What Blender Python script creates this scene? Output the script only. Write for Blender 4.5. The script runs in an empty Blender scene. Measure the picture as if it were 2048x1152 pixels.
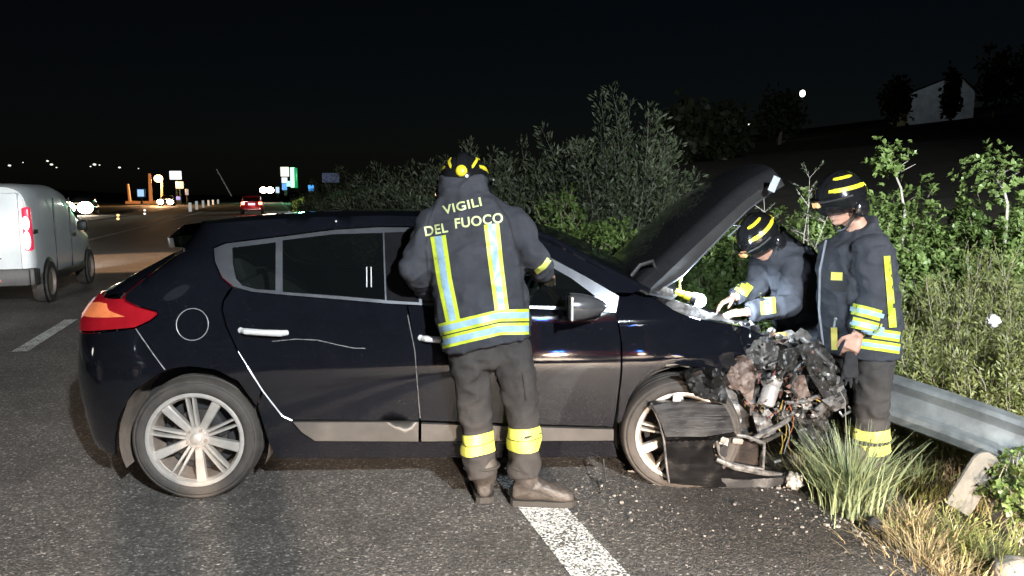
import bpy, bmesh, math, random
import numpy as np
from mathutils import Vector, Matrix, Quaternion, noise as mnoise
from mathutils.bvhtree import BVHTree
from mathutils.geometry import delaunay_2d_cdt

random.seed(7)
RNG = np.random.default_rng(7)
SC = bpy.context.scene
COL = SC.collection
R = math.radians

# ---------------------------------------------------------------- camera
F_PX, CAM_H = 1540.0, 1.58
PITCH = math.atan(188 / F_PX)
cam_d = bpy.data.cameras.new('camera')
cam = bpy.data.objects.new('camera', cam_d)
COL.objects.link(cam)
cam.location = (0, 0, CAM_H)
cam.rotation_euler = (math.pi / 2 - PITCH, 0, 0)
cam_d.sensor_width = 36
cam_d.lens = 36 * F_PX / 2048
cam_d.clip_start = 0.05
cam_d.clip_end = 4000
SC.camera = cam

# ---------------------------------------------------------------- night sky
world = bpy.data.worlds.new('World')
SC.world = world
world.use_nodes = True
wn = world.node_tree
wn.nodes.clear()
sky = wn.nodes.new('ShaderNodeTexSky')
sky.sky_type = 'NISHITA'
sky.sun_disc = False
sky.sun_elevation = R(30)
sky.sun_rotation = R(200)
bg = wn.nodes.new('ShaderNodeBackground')
bg.inputs['Strength'].default_value = 0.0005
wo = wn.nodes.new('ShaderNodeOutputWorld')
wn.links.new(sky.outputs[0], bg.inputs[0])
wn.links.new(bg.outputs[0], wo.inputs[0])
SC.view_settings.view_transform = 'Standard'
SC.view_settings.look = 'None'
SC.view_settings.gamma = 1
SC.view_settings.use_curve_mapping = False
SC.view_settings.exposure = 0.15
SC.cycles.use_denoising = True
SC.cycles.max_bounces = 6
SC.cycles.sample_clamp_indirect = 4
SC.cycles.transparent_max_bounces = 12


def lamp(name, kind, loc, watts, col, target=None, size=0.05, cone=60, blend=0.2):
    d = bpy.data.lights.new(name, kind)
    d.energy = watts
    d.color = col
    o = bpy.data.objects.new(name, d)
    COL.objects.link(o)
    o.location = loc
    if kind in ('SPOT', 'POINT'):
        d.shadow_soft_size = size
    if kind == 'SPOT':
        d.spot_size = R(cone)
        d.spot_blend = blend
    if target is not None:
        o.rotation_euler = (Vector(target) - Vector(loc)).to_track_quat('-Z', 'Y').to_euler()
    return o


# added moonless fill: a very weak sun
sun = bpy.data.lights.new('fill_sun', 'SUN')
sun.energy = 0.008
sun.angle = R(10)
sun.color = (0.75, 0.85, 1.0)
suno = bpy.data.objects.new('fill_sun', sun)
COL.objects.link(suno)
suno.rotation_euler = (R(50), 0, R(-30))

WARM = (1.0, 0.80, 0.62)
COOL = (0.90, 0.97, 1.0)
# headlights and roof work lights of the fire engine that stands behind the photographer, plus an added lamp
lamp('headlamp_beam', 'SPOT', (1.95, -4.0, 1.12), 10500, WARM, (1.95 - .277, -4.0 + .961, 1.12 - 2.05), 0.07, 124, 0.16)
lamp('headlamp_beam', 'SPOT', (3.65, -4.2, 1.12), 5200, WARM, (3.65 + .0, -4.2 + 1.0, 1.12 - 2.00), 0.07, 124, 0.2)
lamp('work_and_fill_beam', 'SPOT', (3.0, -4.3, 4.75), 8600, COOL, (0.6, 4.8, 0.4), 0.12, 95, 0.4)

lamp('work_and_fill_beam', 'SPOT', (3.9, -4.3, 3.4), 6600, COOL, (4.0, 6.2, 1.0), 0.12, 31, 0.7)  # added lamp, brightens the bushes on the right

# ---------------------------------------------------------------- survey helpers
def ray(px, py):
    x, y = (px - 1024) / F_PX, (576 - py) / F_PX
    return Vector((x, math.cos(PITCH) + y * math.sin(PITCH), -math.sin(PITCH) + y * math.cos(PITCH)))

def at(px, py, Y):
    d = ray(px, py)
    return Vector((0, 0, CAM_H)) + d * (Y / d.y)

def gnd(px, py, z=0.0):
    d = ray(px, py)
    return Vector((0, 0, CAM_H)) + d * ((z - CAM_H) / d.z)

# ---------------------------------------------------------------- materials
MATS = {}

def mat(name, col, rough=0.6, metal=0.0, var=0.25, nscale=9.0, bump=0.0, bscale=60.0, coat=0.0,
        emit=None, estr=0.0, spec=0.5, alpha=1.0, trans=0.0, detail=4.0, col2=None, stretch=None, sub=None):
    if name in MATS:
        return MATS[name]
    m = bpy.data.materials.new(name)
    m.use_nodes = True
    nt = m.node_tree
    b = nt.nodes['Principled BSDF']
    b.inputs['Roughness'].default_value = rough
    b.inputs['Metallic'].default_value = metal
    b.inputs['Specular IOR Level'].default_value = spec
    b.inputs['Coat Weight'].default_value = coat
    b.inputs['Coat Roughness'].default_value = 0.08
    b.inputs['Alpha'].default_value = alpha
    b.inputs['Transmission Weight'].default_value = trans
    tc = nt.nodes.new('ShaderNodeTexCoord')
    src = tc.outputs['Object']
    if stretch:
        mp = nt.nodes.new('ShaderNodeMapping')
        mp.inputs['Scale'].default_value = stretch
        nt.links.new(src, mp.inputs['Vector'])
        src = mp.outputs['Vector']
    n = nt.nodes.new('ShaderNodeTexNoise')
    n.inputs['Scale'].default_value = nscale
    n.inputs['Detail'].default_value = detail
    n.inputs['Roughness'].default_value = 0.65
    nt.links.new(src, n.inputs['Vector'])
    r = nt.nodes.new('ShaderNodeValToRGB')
    c = col2 if col2 else tuple(x * (1 + var) for x in col)
    a = col if col2 else tuple(x * (1 - var) for x in col)
    r.color_ramp.elements[0].color = (*a, 1)
    r.color_ramp.elements[0].position = 0.32
    r.color_ramp.elements[1].color = (*c, 1)
    r.color_ramp.elements[1].position = 0.68
    nt.links.new(n.outputs['Fac'], r.inputs['Fac'])
    nt.links.new(r.outputs['Color'], b.inputs['Base Color'])
    mr = nt.nodes.new('ShaderNodeMapRange')
    mr.inputs['To Min'].default_value = max(0.02, rough * 0.8)
    mr.inputs['To Max'].default_value = min(1, rough * 1.2)
    nt.links.new(n.outputs['Fac'], mr.inputs['Value'])
    nt.links.new(mr.outputs['Result'], b.inputs['Roughness'])
    if bump:
        n2 = nt.nodes.new('ShaderNodeTexNoise')
        n2.inputs['Scale'].default_value = bscale
        n2.inputs['Detail'].default_value = 3
        nt.links.new(src, n2.inputs['Vector'])
        bp = nt.nodes.new('ShaderNodeBump')
        bp.inputs['Strength'].default_value = bump
        bp.inputs['Distance'].default_value = 0.01
        nt.links.new(n2.outputs['Fac'], bp.inputs['Height'])
        nt.links.new(bp.outputs['Normal'], b.inputs['Normal'])
    if emit:
        b.inputs['Emission Color'].default_value = (*emit, 1)
        b.inputs['Emission Strength'].default_value = estr
    MATS[name] = m
    return m

def leafmat(name, c1, c2, rough=0.5, nscale=5.0):
    if name in MATS:
        return MATS[name]
    m = mat(name, c1, rough, 0, nscale=nscale, col2=c2, spec=0.35)
    nt = m.node_tree
    b = nt.nodes['Principled BSDF']
    tr = nt.nodes.new('ShaderNodeBsdfTranslucent')
    ramp = [x for x in nt.nodes if x.type == 'VALTORGB'][0]
    nt.links.new(ramp.outputs['Color'], tr.inputs['Color'])
    mx = nt.nodes.new('ShaderNodeMixShader')
    mx.inputs[0].default_value = 0.25
    out = [x for x in nt.nodes if x.type == 'OUTPUT_MATERIAL'][0]
    nt.links.new(b.outputs[0], mx.inputs[1])
    nt.links.new(tr.outputs[0], mx.inputs[2])
    nt.links.new(mx.outputs[0], out.inputs[0])
    return m

def glow(name, col, s):
    return mat(name, (0.02, 0.02, 0.02), 0.4, emit=col, estr=s)

def dirty_paint(name, base, dust, rough=0.12, amount=0.35, streak=True):
    m = mat(name, base, rough, 0, var=0.1, coat=0.7, spec=0.18)
    nt = m.node_tree
    b = nt.nodes['Principled BSDF']
    ramp = [x for x in nt.nodes if x.type == 'VALTORGB'][0]
    tc = [x for x in nt.nodes if x.type == 'TEX_COORD'][0]
    mp = nt.nodes.new('ShaderNodeMapping')
    mp.inputs['Scale'].default_value = (70, 8, 2.5)
    nt.links.new(tc.outputs['Object'], mp.inputs['Vector'])
    n1 = nt.nodes.new('ShaderNodeTexNoise')
    n1.inputs['Scale'].default_value = 1.0
    n1.inputs['Detail'].default_value = 5
    nt.links.new(mp.outputs['Vector'], n1.inputs['Vector'])
    n2 = nt.nodes.new('ShaderNodeTexNoise')
    n2.inputs['Scale'].default_value = 3.2
    n2.inputs['Detail'].default_value = 6
    nt.links.new(tc.outputs['Object'], n2.inputs['Vector'])
    sp = nt.nodes.new('ShaderNodeTexNoise')
    sp.inputs['Scale'].default_value = 160
    sp.inputs['Detail'].default_value = 2
    nt.links.new(tc.outputs['Object'], sp.inputs['Vector'])
    spr = nt.nodes.new('ShaderNodeMapRange')
    spr.inputs['From Min'].default_value = 0.64
    spr.inputs['From Max'].default_value = 0.74
    nt.links.new(sp.outputs['Fac'], spr.inputs['Value'])
    # road film thrown up by the wheels: thicker towards the sill
    sx = nt.nodes.new('ShaderNodeSeparateXYZ')
    nt.links.new(tc.outputs['Object'], sx.inputs[0])
    hr = nt.nodes.new('ShaderNodeMapRange')
    hr.inputs['From Min'].default_value = 0.95
    hr.inputs['From Max'].default_value = 0.30
    hr.inputs['To Min'].default_value = 0.03
    hr.inputs['To Max'].default_value = 1.0
    nt.links.new(sx.outputs['Z'], hr.inputs['Value'])
    mu = nt.nodes.new('ShaderNodeMath'); mu.operation = 'MULTIPLY'
    nt.links.new(n1.outputs['Fac'], mu.inputs[0]); nt.links.new(n2.outputs['Fac'], mu.inputs[1])
    mu2 = nt.nodes.new('ShaderNodeMath'); mu2.operation = 'MULTIPLY'
    nt.links.new(mu.outputs[0], mu2.inputs[0]); nt.links.new(hr.outputs[0], mu2.inputs[1])
    mu3 = nt.nodes.new('ShaderNodeMath'); mu3.operation = 'MULTIPLY'
    nt.links.new(mu2.outputs[0], mu3.inputs[0]); mu3.inputs[1].default_value = amount * 4
    ad = nt.nodes.new('ShaderNodeMath'); ad.operation = 'MULTIPLY_ADD'; ad.use_clamp = True
    nt.links.new(spr.outputs[0], ad.inputs[0]); ad.inputs[1].default_value = 0.30
    nt.links.new(mu3.outputs[0], ad.inputs[2])
    mx = nt.nodes.new('ShaderNodeMix'); mx.data_type = 'RGBA'
    nt.links.new(ad.outputs[0], mx.inputs[0])
    nt.links.new(ramp.outputs['Color'], mx.inputs[6])
    mx.inputs[7].default_value = (*dust, 1)
    nt.links.new(mx.outputs[2], b.inputs['Base Color'])
    rr = nt.nodes.new('ShaderNodeMath'); rr.operation = 'MULTIPLY_ADD'; rr.use_clamp = True
    nt.links.new(ad.outputs[0], rr.inputs[0]); rr.inputs[1].default_value = 0.40; rr.inputs[2].default_value = rough
    nt.links.new(rr.outputs[0], b.inputs['Roughness'])
    rc = nt.nodes.new('ShaderNodeMath'); rc.operation = 'MULTIPLY_ADD'; rc.use_clamp = True
    nt.links.new(ad.outputs[0], rc.inputs[0]); rc.inputs[1].default_value = 0.18; rc.inputs[2].default_value = 0.035
    nt.links.new(rc.outputs[0], b.inputs['Coat Roughness'])
    return m

def glassmat(name, tint, fac, rough=0.03):
    """dark tinted glazing: mostly see-through, with a mirror-like skin"""
    if name in MATS:
        return MATS[name]
    m = bpy.data.materials.new(name); m.use_nodes = True
    nt = m.node_tree; nt.nodes.clear()
    out = nt.nodes.new('ShaderNodeOutputMaterial')
    t = nt.nodes.new('ShaderNodeBsdfTransparent'); t.inputs[0].default_value = (*tint, 1)
    g = nt.nodes.new('ShaderNodeBsdfPrincipled')
    g.inputs['Base Color'].default_value = (0.012, 0.014, 0.015, 1); g.inputs['Roughness'].default_value = rough
    n = nt.nodes.new('ShaderNodeTexNoise'); n.inputs['Scale'].default_value = 30
    tc = nt.nodes.new('ShaderNodeTexCoord'); nt.links.new(tc.outputs['Object'], n.inputs['Vector'])
    mr = nt.nodes.new('ShaderNodeMapRange'); mr.inputs['To Min'].default_value = rough; mr.inputs['To Max'].default_value = rough + 0.05
    nt.links.new(n.outputs['Fac'], mr.inputs['Value']); nt.links.new(mr.outputs[0], g.inputs['Roughness'])
    mx = nt.nodes.new('ShaderNodeMixShader'); mx.inputs[0].default_value = fac
    nt.links.new(t.outputs[0], mx.inputs[1]); nt.links.new(g.outputs[0], mx.inputs[2]); nt.links.new(mx.outputs[0], out.inputs[0])
    MATS[name] = m
    return m

PAINT = dirty_paint('black_paint', (0.004, 0.0045, 0.007), (0.070, 0.058, 0.050), 0.06, 0.038)
TRIM = mat('satin_trim', (0.115, 0.12, 0.135), 0.34, 0.7, var=0.12)
SILVER = mat('dusty_silver', (0.105, 0.098, 0.092), 0.45, 0.5, var=0.15, nscale=6)
CHROME = mat('chrome', (0.70, 0.69, 0.67), 0.30, 0.35, var=0.05)
GLOSS = mat('gloss_black', (0.008, 0.008, 0.009), 0.12, 0, coat=0.3)
PLAST = mat('black_plastic', (0.018, 0.018, 0.019), 0.45, 0, bump=0.2, bscale=200)
RUBBER = mat('tyre_rubber', (0.030, 0.026, 0.023), 0.75, 0, var=0.35, nscale=14, col2=(0.055, 0.046, 0.040), bump=0.3, bscale=120)
ALLOY = mat('alloy', (0.52, 0.48, 0.44), 0.36, 0.55, var=0.12, nscale=18)
ALLOYD = mat('alloy_dirty', (0.30, 0.24, 0.20), 0.55, 0.4, var=0.25, nscale=14)
DUSTP = mat('dusty_liner', (0.16, 0.125, 0.10), 0.85, 0, var=0.3, nscale=7, bump=0.3)
DARK = mat('dark_void', (0.010, 0.010, 0.011), 0.8)
SEATM = mat('seat_cloth', (0.022, 0.022, 0.024), 0.9, bump=0.3, bscale=150)
GLASS = glassmat('tinted_glass', (0.42, 0.50, 0.46), 0.22)
WGLASS = glassmat('windscreen_glass', (0.45, 0.52, 0.50), 0.35)
BLUEB = glow('blue_beacon', (0.04, 0.2, 1.0), 160)
STEEL = mat('galvanised', (0.19, 0.21, 0.22), 0.45, 0.6, var=0.3, nscale=5, bump=0.15, bscale=25)

# ---------------------------------------------------------------- object helpers
def tag(o, label=None, cat=None, group=None, kind=None):
    if label: o['label'] = label
    if cat: o['category'] = cat
    if group: o['group'] = group
    if kind: o['kind'] = kind
    return o

def empty(name, loc=(0, 0, 0), rz=0.0):
    o = bpy.data.objects.new(name, None)
    o.empty_display_size = 0.2
    COL.objects.link(o)
    o.location = loc
    o.rotation_euler = (0, 0, rz)
    return o

def link_mesh(name, me, m=None, parent=None):
    o = bpy.data.objects.new(name, me)
    COL.objects.link(o)
    if m and not me.materials: me.materials.append(m)
    if parent: o.parent = parent
    return o

class MB:
    def __init__(self): self.v, self.f = [], []
    def add(self, v, f):
        b = len(self.v)
        self.v += [tuple(p) for p in v]
        self.f += [tuple(i + b for i in q) for q in f]
        return self
    def box(self, c, s, rot=None, bev=0.0):
        rot = rot or Matrix.Identity(3)
        hx, hy, hz = s[0] / 2, s[1] / 2, s[2] / 2
        if bev <= 0:
            vs = [Vector((x * hx, y * hy, z * hz)) for x in (-1, 1) for y in (-1, 1) for z in (-1, 1)]
            fs = [(0, 1, 3, 2), (4, 6, 7, 5), (0, 4, 5, 1), (2, 3, 7, 6), (0, 2, 6, 4), (1, 5, 7, 3)]
        else:
            bm = bmesh.new(); bmesh.ops.create_cube(bm, size=1)
            for v in bm.verts: v.co = Vector((v.co.x * s[0], v.co.y * s[1], v.co.z * s[2]))
            bmesh.ops.bevel(bm, geom=list(bm.edges), offset=bev, segments=2, affect='EDGES', profile=0.5)
            bm.verts.index_update()
            vs = [v.co.copy() for v in bm.verts]; fs = [[v.index for v in f.verts] for f in bm.faces]; bm.free()
        return self.add([rot @ p + Vector(c) for p in vs], fs)
    def tube(self, pts, r, n=8, cap=True):
        pts = [Vector(p) for p in pts]
        rs = r if isinstance(r, (list, tuple)) else [r] * len(pts)
        up = None; vs = []; fs = []
        for i, p in enumerate(pts):
            t = (pts[min(i + 1, len(pts) - 1)] - pts[max(i - 1, 0)]).normalized()
            if up is None:
                up = Vector((0, 0, 1)) if abs(t.z) < 0.9 else Vector((1, 0, 0))
            a = t.cross(up)
            if a.length < 1e-5: a = t.orthogonal()
            a.normalize(); b = a.cross(t); up = b
            for k in range(n):
                q = 2 * math.pi * k / n
                vs.append(p + (a * math.cos(q) + b * math.sin(q)) * rs[i])
        for i in range(len(pts) - 1):
            for k in range(n):
                fs.append((i * n + k, i * n + (k + 1) % n, (i + 1) * n + (k + 1) % n, (i + 1) * n + k))
        if cap:
            fs.append(tuple(range(n - 1, -1, -1))); fs.append(tuple((len(pts) - 1) * n + k for k in range(n)))
        return self.add(vs, fs)
    def lathe(self, prof, M, n=48, closed=False):
        """prof: (radius, along axis); M maps local (x,z ring, y axis) to parent"""
        vs = []; fs = []
        for r, y in prof:
            for k in range(n):
                q = 2 * math.pi * k / n
                vs.append(M @ Vector((r * math.cos(q), y, r * math.sin(q))))
        m = len(prof)
        for i in range(m if closed else m - 1):
            j = (i + 1) % m
            for k in range(n):
                fs.append((i * n + k, i * n + (k + 1) % n, j * n + (k + 1) % n, j * n + k))
        return self.add(vs, fs)
    def ball(self, c, r, M=None, nu=14, nv=9):
        rr = r if isinstance(r, (list, tuple)) else (r, r, r)
        M = M or Matrix.Identity(3); c = Vector(c)
        vs = [c + M @ Vector((0, 0, rr[2]))]; fs = []
        for i in range(1, nv):
            a = math.pi * i / nv
            for k in range(nu):
                b = 2 * math.pi * k / nu
                vs.append(c + M @ Vector((rr[0] * math.sin(a) * math.cos(b), rr[1] * math.sin(a) * math.sin(b), rr[2] * math.cos(a))))
        vs.append(c + M @ Vector((0, 0, -rr[2])))
        for k in range(nu): fs.append((0, 1 + k, 1 + (k + 1) % nu))
        for i in range(nv - 2):
            for k in range(nu):
                fs.append((1 + i * nu + k, 1 + (i + 1) * nu + k, 1 + (i + 1) * nu + (k + 1) % nu, 1 + i * nu + (k + 1) % nu))
        L = len(vs) - 1; b0 = 1 + (nv - 2) * nu
        for k in range(nu): fs.append((L, b0 + (k + 1) % nu, b0 + k))
        return self.add(vs, fs)
    def grid(self, P, close_u=False):
        nu, nv = len(P), len(P[0])
        vs = [p for row in P for p in row]; fs = []
        for i in range(nu if close_u else nu - 1):
            for j in range(nv - 1):
                k = (i + 1) % nu
                fs.append((i * nv + j, k * nv + j, k * nv + j + 1, i * nv + j + 1))
        return self.add(vs, fs)
    def mesh(self, name, smooth=True, angle=35):
        me = bpy.data.meshes.new(name)
        me.from_pydata(self.v, [], self.f)
        me.update()
        if smooth:
            me.shade_smooth()
            me.set_sharp_from_angle(angle=R(angle))
        return me
    def build(self, name, m, parent=None, smooth=True, angle=35, fix=False):
        me = self.mesh(name, smooth, angle)
        if fix:
            bm = bmesh.new(); bm.from_mesh(me); bmesh.ops.recalc_face_normals(bm, faces=bm.faces); bm.to_mesh(me); bm.free()
            if smooth: me.set_sharp_from_angle(angle=R(angle))
        return link_mesh(name, me, m, parent)

def np_mesh(name, V, Fq, m, parent=None, smooth=True):
    """fast mesh from numpy arrays (faces all of one size)"""
    me = bpy.data.meshes.new(name)
    n = Fq.shape[1]
    me.vertices.add(len(V)); me.vertices.foreach_set('co', V.astype(np.float32).ravel())
    me.loops.add(Fq.size); me.loops.foreach_set('vertex_index', Fq.astype(np.int32).ravel())
    me.polygons.add(len(Fq))
    me.polygons.foreach_set('loop_start', np.arange(0, Fq.size, n, dtype=np.int32))
    me.update(calc_edges=True)
    if smooth: me.shade_smooth()
    return link_mesh(name, me, m, parent)

def pip(x, y, poly):
    c = False; j = len(poly) - 1
    for i in range(len(poly)):
        xi, yi = poly[i]; xj, yj = poly[j]
        if (yi > y) != (yj > y) and x < (xj - xi) * (y - yi) / (yj - yi) + xi: c = not c
        j = i
    return c

def area2(poly):
    return sum(poly[i][0] * poly[(i + 1) % len(poly)][1] - poly[(i + 1) % len(poly)][0] * poly[i][1] for i in range(len(poly)))

def inset(poly, g):
    if area2(poly) < 0: poly = poly[::-1]
    out = []; n = len(poly)
    for i in range(n):
        p0, p1, p2 = (np.array(poly[k % n], float) for k in (i - 1, i, i + 1))
        d1 = (p1 - p0) / (np.linalg.norm(p1 - p0) + 1e-9); d2 = (p2 - p1) / (np.linalg.norm(p2 - p1) + 1e-9)
        n1 = np.array((-d1[1], d1[0])); n2 = np.array((-d2[1], d2[0]))
        b = n1 + n2; b /= (np.linalg.norm(b) + 1e-9)
        out.append(tuple(p1 + b * g / max(0.5, b @ n1)))
    return out

def resample(poly, res):
    out = []
    for i in range(len(poly)):
        a = np.array(poly[i], float); b = np.array(poly[(i + 1) % len(poly)], float)
        n = max(1, int(math.ceil(np.linalg.norm(b - a) / res)))
        for k in range(n): out.append(tuple(a + (b - a) * k / n))
    return out

def panel_mesh(name, outline, fn, holes=(), res=0.04, gap=0.0025, depth=(0, 0.022, 0), flip=False, angle=40):
    """sheet cut to a 2D outline, bent by fn(a,b)->point, with a returned edge of the given depth"""
    outer = resample(inset(outline, gap), res)
    hs = [resample(h if area2(h) > 0 else h[::-1], res) for h in holes]
    pts = list(outer); edges = [(i, (i + 1) % len(outer)) for i in range(len(outer))]
    loops = [list(range(len(outer)))]
    for h in hs:
        b = len(pts); pts += h
        edges += [(b + i, b + (i + 1) % len(h)) for i in range(len(h))]
        loops.append(list(range(b, b + len(h)))[::-1])
    xs = [p[0] for p in outer]; ys = [p[1] for p in outer]
    bnd = np.array(pts); ng = []
    x = min(xs) + res * 0.5; row = 0
    while x < max(xs):
        y = min(ys) + res * (0.5 if row % 2 else 0.05)
        while y < max(ys):
            if pip(x, y, outer) and not any(pip(x, y, h) for h in hs):
                if ((bnd - (x, y)) ** 2).sum(1).min() > (0.55 * res) ** 2: ng.append((x, y))
            y += res
        x += res * 0.87; row += 1
    allp = pts + ng
    V2, E2, F2, ov, _, _ = delaunay_2d_cdt([Vector(p) for p in allp], edges, [], 0, 1e-6)
    fs = []
    for f in F2:
        cx = sum(V2[i][0] for i in f) / len(f); cy = sum(V2[i][1] for i in f) / len(f)
        if pip(cx, cy, outer) and not any(pip(cx, cy, h) for h in hs):
            a = area2([tuple(V2[i]) for i in f])
            fs.append(tuple(f) if a > 0 else tuple(f)[::-1])
    vs = [Vector(fn(p[0], p[1])) for p in V2]
    if depth:
        inv = {}
        for i, o in enumerate(ov):
            for q in o: inv[q] = i
        d = Vector(depth); base = {}
        for lp in loops:
            ids = [inv[i] for i in lp]
            for i in ids:
                if i not in base:
                    base[i] = len(vs); vs.append(vs[i] + d)
            for k in range(len(ids)):
                a, b = ids[k], ids[(k + 1) % len(ids)]
                if a != b: fs.append((b, a, base[a], base[b]))
    if flip: fs = [f[::-1] for f in fs]
    mb = MB(); mb.v = [tuple(v) for v in vs]; mb.f = fs
    return mb.mesh(name, True, angle)

def remesh(mb, name, voxel, smooth_it=2):
    me = bpy.data.meshes.new(name + '_src'); me.from_pydata(mb.v, [], mb.f); me.update()
    o = bpy.data.objects.new(name + '_src', me); COL.objects.link(o)
    md = o.modifiers.new('r', 'REMESH'); md.mode = 'VOXEL'; md.voxel_size = voxel
    dg = bpy.context.evaluated_depsgraph_get(); dg.update()
    ev = o.evaluated_get(dg)
    out = bpy.data.meshes.new_from_object(ev)
    bpy.data.objects.remove(o); bpy.data.meshes.remove(me)
    n = len(out.vertices)
    co = np.empty(n * 3, np.float32); out.vertices.foreach_get('co', co); co = co.reshape(-1, 3)
    ed = np.empty(len(out.edges) * 2, np.int32); out.edges.foreach_get('vertices', ed); ed = ed.reshape(-1, 2)
    for _ in range(smooth_it):
        acc = np.zeros_like(co); cnt = np.zeros((n, 1), np.float32)
        np.add.at(acc, ed[:, 0], co[ed[:, 1]]); np.add.at(acc, ed[:, 1], co[ed[:, 0]])
        np.add.at(cnt, ed[:, 0], 1); np.add.at(cnt, ed[:, 1], 1)
        co = co * 0.5 + 0.5 * acc / np.maximum(cnt, 1)
    out.vertices.foreach_set('co', co.ravel()); out.update()
    out.shade_smooth(); out.name = name
    return out

def wrinkle(me, amp, fn):
    """push every vertex along its normal by fn(co, normal) * amp"""
    n = len(me.vertices)
    vals = []
    for v in me.vertices:
        vals.append(v.co + v.normal * (amp * fn(v.co, v.normal)))
    for v, c in zip(me.vertices, vals): v.co = c
    me.update()

def bvh_of(me):
    return BVHTree.FromPolygons([v.co.copy() for v in me.vertices], [tuple(p.vertices) for p in me.polygons])

# ================================================================ SETTING
RD = Vector((-0.2924, 0.9563, 0)); RN = Vector((0.9563, 0.2924, 0))
def rd(s, o, z=0.0): return RD * s + RN * o + Vector((0, 0, z))
def so(p): return p.dot(RD), p.dot(RN)
def sst(a, b, x):
    t = min(1.0, max(0.0, (x - a) / (b - a))); return t * t * (3 - 2 * t)

def asphalt_mat(name, line=False):
    m = bpy.data.materials.new(name); m.use_nodes = True
    nt = m.node_tree; b = nt.nodes['Principled BSDF']; L = nt.links.new
    tc = nt.nodes.new('ShaderNodeTexCoord')
    vo = nt.nodes.new('ShaderNodeTexVoronoi'); vo.inputs['Scale'].default_value = 95; L(tc.outputs['Object'], vo.inputs['Vector'])
    sc_ = nt.nodes.new('ShaderNodeSeparateColor'); L(vo.outputs['Color'], sc_.inputs[0])
    r = nt.nodes.new('ShaderNodeValToRGB'); e = r.color_ramp.elements
    e[0].position = 0.0; e[0].color = (0.044, 0.0415, 0.0395, 1)
    e[1].position = 0.62; e[1].color = (0.088, 0.082, 0.077, 1)
    for p_, c_ in ((0.86, (0.135, 0.126, 0.117, 1)), (0.95, (0.19, 0.176, 0.163, 1)), (1.0, (0.36, 0.335, 0.31, 1))):
        q = e.new(p_); q.color = c_
    L(sc_.outputs[0], r.inputs['Fac'])
    n = nt.nodes.new('ShaderNodeTexNoise'); n.inputs['Scale'].default_value = 1.3; n.inputs['Detail'].default_value = 7; n.inputs['Roughness'].default_value = 0.7
    L(tc.outputs['Object'], n.inputs['Vector'])
    mr = nt.nodes.new('ShaderNodeMapRange'); mr.inputs['From Min'].default_value = 0.3; mr.inputs['From Max'].default_value = 0.7
    mr.inputs['To Min'].default_value = 0.66; mr.inputs['To Max'].default_value = 1.28; L(n.outputs['Fac'], mr.inputs['Value'])
    mu = nt.nodes.new('ShaderNodeMix'); mu.data_type = 'RGBA'; mu.blend_type = 'MULTIPLY'; mu.inputs[0].default_value = 1
    L(r.outputs['Color'], mu.inputs[6])
    cmb = nt.nodes.new('ShaderNodeCombineColor')
    for i in range(3): L(mr.outputs[0], cmb.inputs[i])
    L(cmb.outputs[0], mu.inputs[7])
    col = mu.outputs[2]
    if line:
        w = nt.nodes.new('ShaderNodeTexNoise'); w.inputs['Scale'].default_value = 85; w.inputs['Detail'].default_value = 3; L(tc.outputs['Object'], w.inputs['Vector'])
        w2 = nt.nodes.new('ShaderNodeMath'); w2.operation = 'MULTIPLY_ADD'; L(n.outputs['Fac'], w2.inputs[0]); w2.inputs[1].default_value = 0.55; L(w.outputs['Fac'], w2.inputs[2])
        wr = nt.nodes.new('ShaderNodeMapRange'); wr.inputs['From Min'].default_value = 0.69; wr.inputs['From Max'].default_value = 0.83; L(w2.outputs[0], wr.inputs['Value'])
        mx = nt.nodes.new('ShaderNodeMix'); mx.data_type = 'RGBA'; L(wr.outputs[0], mx.inputs[0]); L(col, mx.inputs[6]); mx.inputs[7].default_value = (0.74, 0.75, 0.72, 1)
        col = mx.outputs[2]
    else:
        # spilled fluids round the smashed front of the car
        st = nt.nodes.new('ShaderNodeVectorMath'); st.operation = 'DISTANCE'; L(tc.outputs['Object'], st.inputs[0]); st.inputs[1].default_value = (1.35, 3.75, 0)
        s2 = nt.nodes.new('ShaderNodeMath'); s2.operation = 'MULTIPLY_ADD'; L(n.outputs['Fac'], s2.inputs[0]); s2.inputs[1].default_value = -1.5; L(st.outputs['Value'], s2.inputs[2])
        s3 = nt.nodes.new('ShaderNodeMapRange'); s3.inputs['From Min'].default_value = -0.35; s3.inputs['From Max'].default_value = 0.25; L(s2.outputs[0], s3.inputs['Value'])
        mx = nt.nodes.new('ShaderNodeMix'); mx.data_type = 'RGBA'; L(s3.outputs[0], mx.inputs[0])
        dk = nt.nodes.new('ShaderNodeMix'); dk.data_type = 'RGBA'; dk.blend_type = 'MULTIPLY'; dk.inputs[0].default_value = 1; L(col, dk.inputs[6]); dk.inputs[7].default_value = (0.45, 0.42, 0.40, 1)
        L(dk.outputs[2], mx.inputs[6]); L(col, mx.inputs[7]); col = mx.outputs[2]
    L(col, b.inputs['Base Color'])
    b.inputs['Roughness'].default_value = 0.7
    b.inputs['Specular IOR Level'].default_value = 0.4
    h = nt.nodes.new('ShaderNodeTexNoise'); h.inputs['Scale'].default_value = 120; h.inputs['Detail'].default_value = 4; L(tc.outputs['Object'], h.inputs['Vector'])
    hm = nt.nodes.new('ShaderNodeMath'); hm.operation = 'SUBTRACT'; L(h.outputs['Fac'], hm.inputs[0]); L(vo.outputs['Distance'], hm.inputs[1])
    bp = nt.nodes.new('ShaderNodeBump'); bp.inputs['Strength'].default_value = 0.7; bp.inputs['Distance'].default_value = 0.012
    L(hm.outputs[0], bp.inputs['Height']); L(bp.outputs['Normal'], b.inputs['Normal'])
    return m

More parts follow.
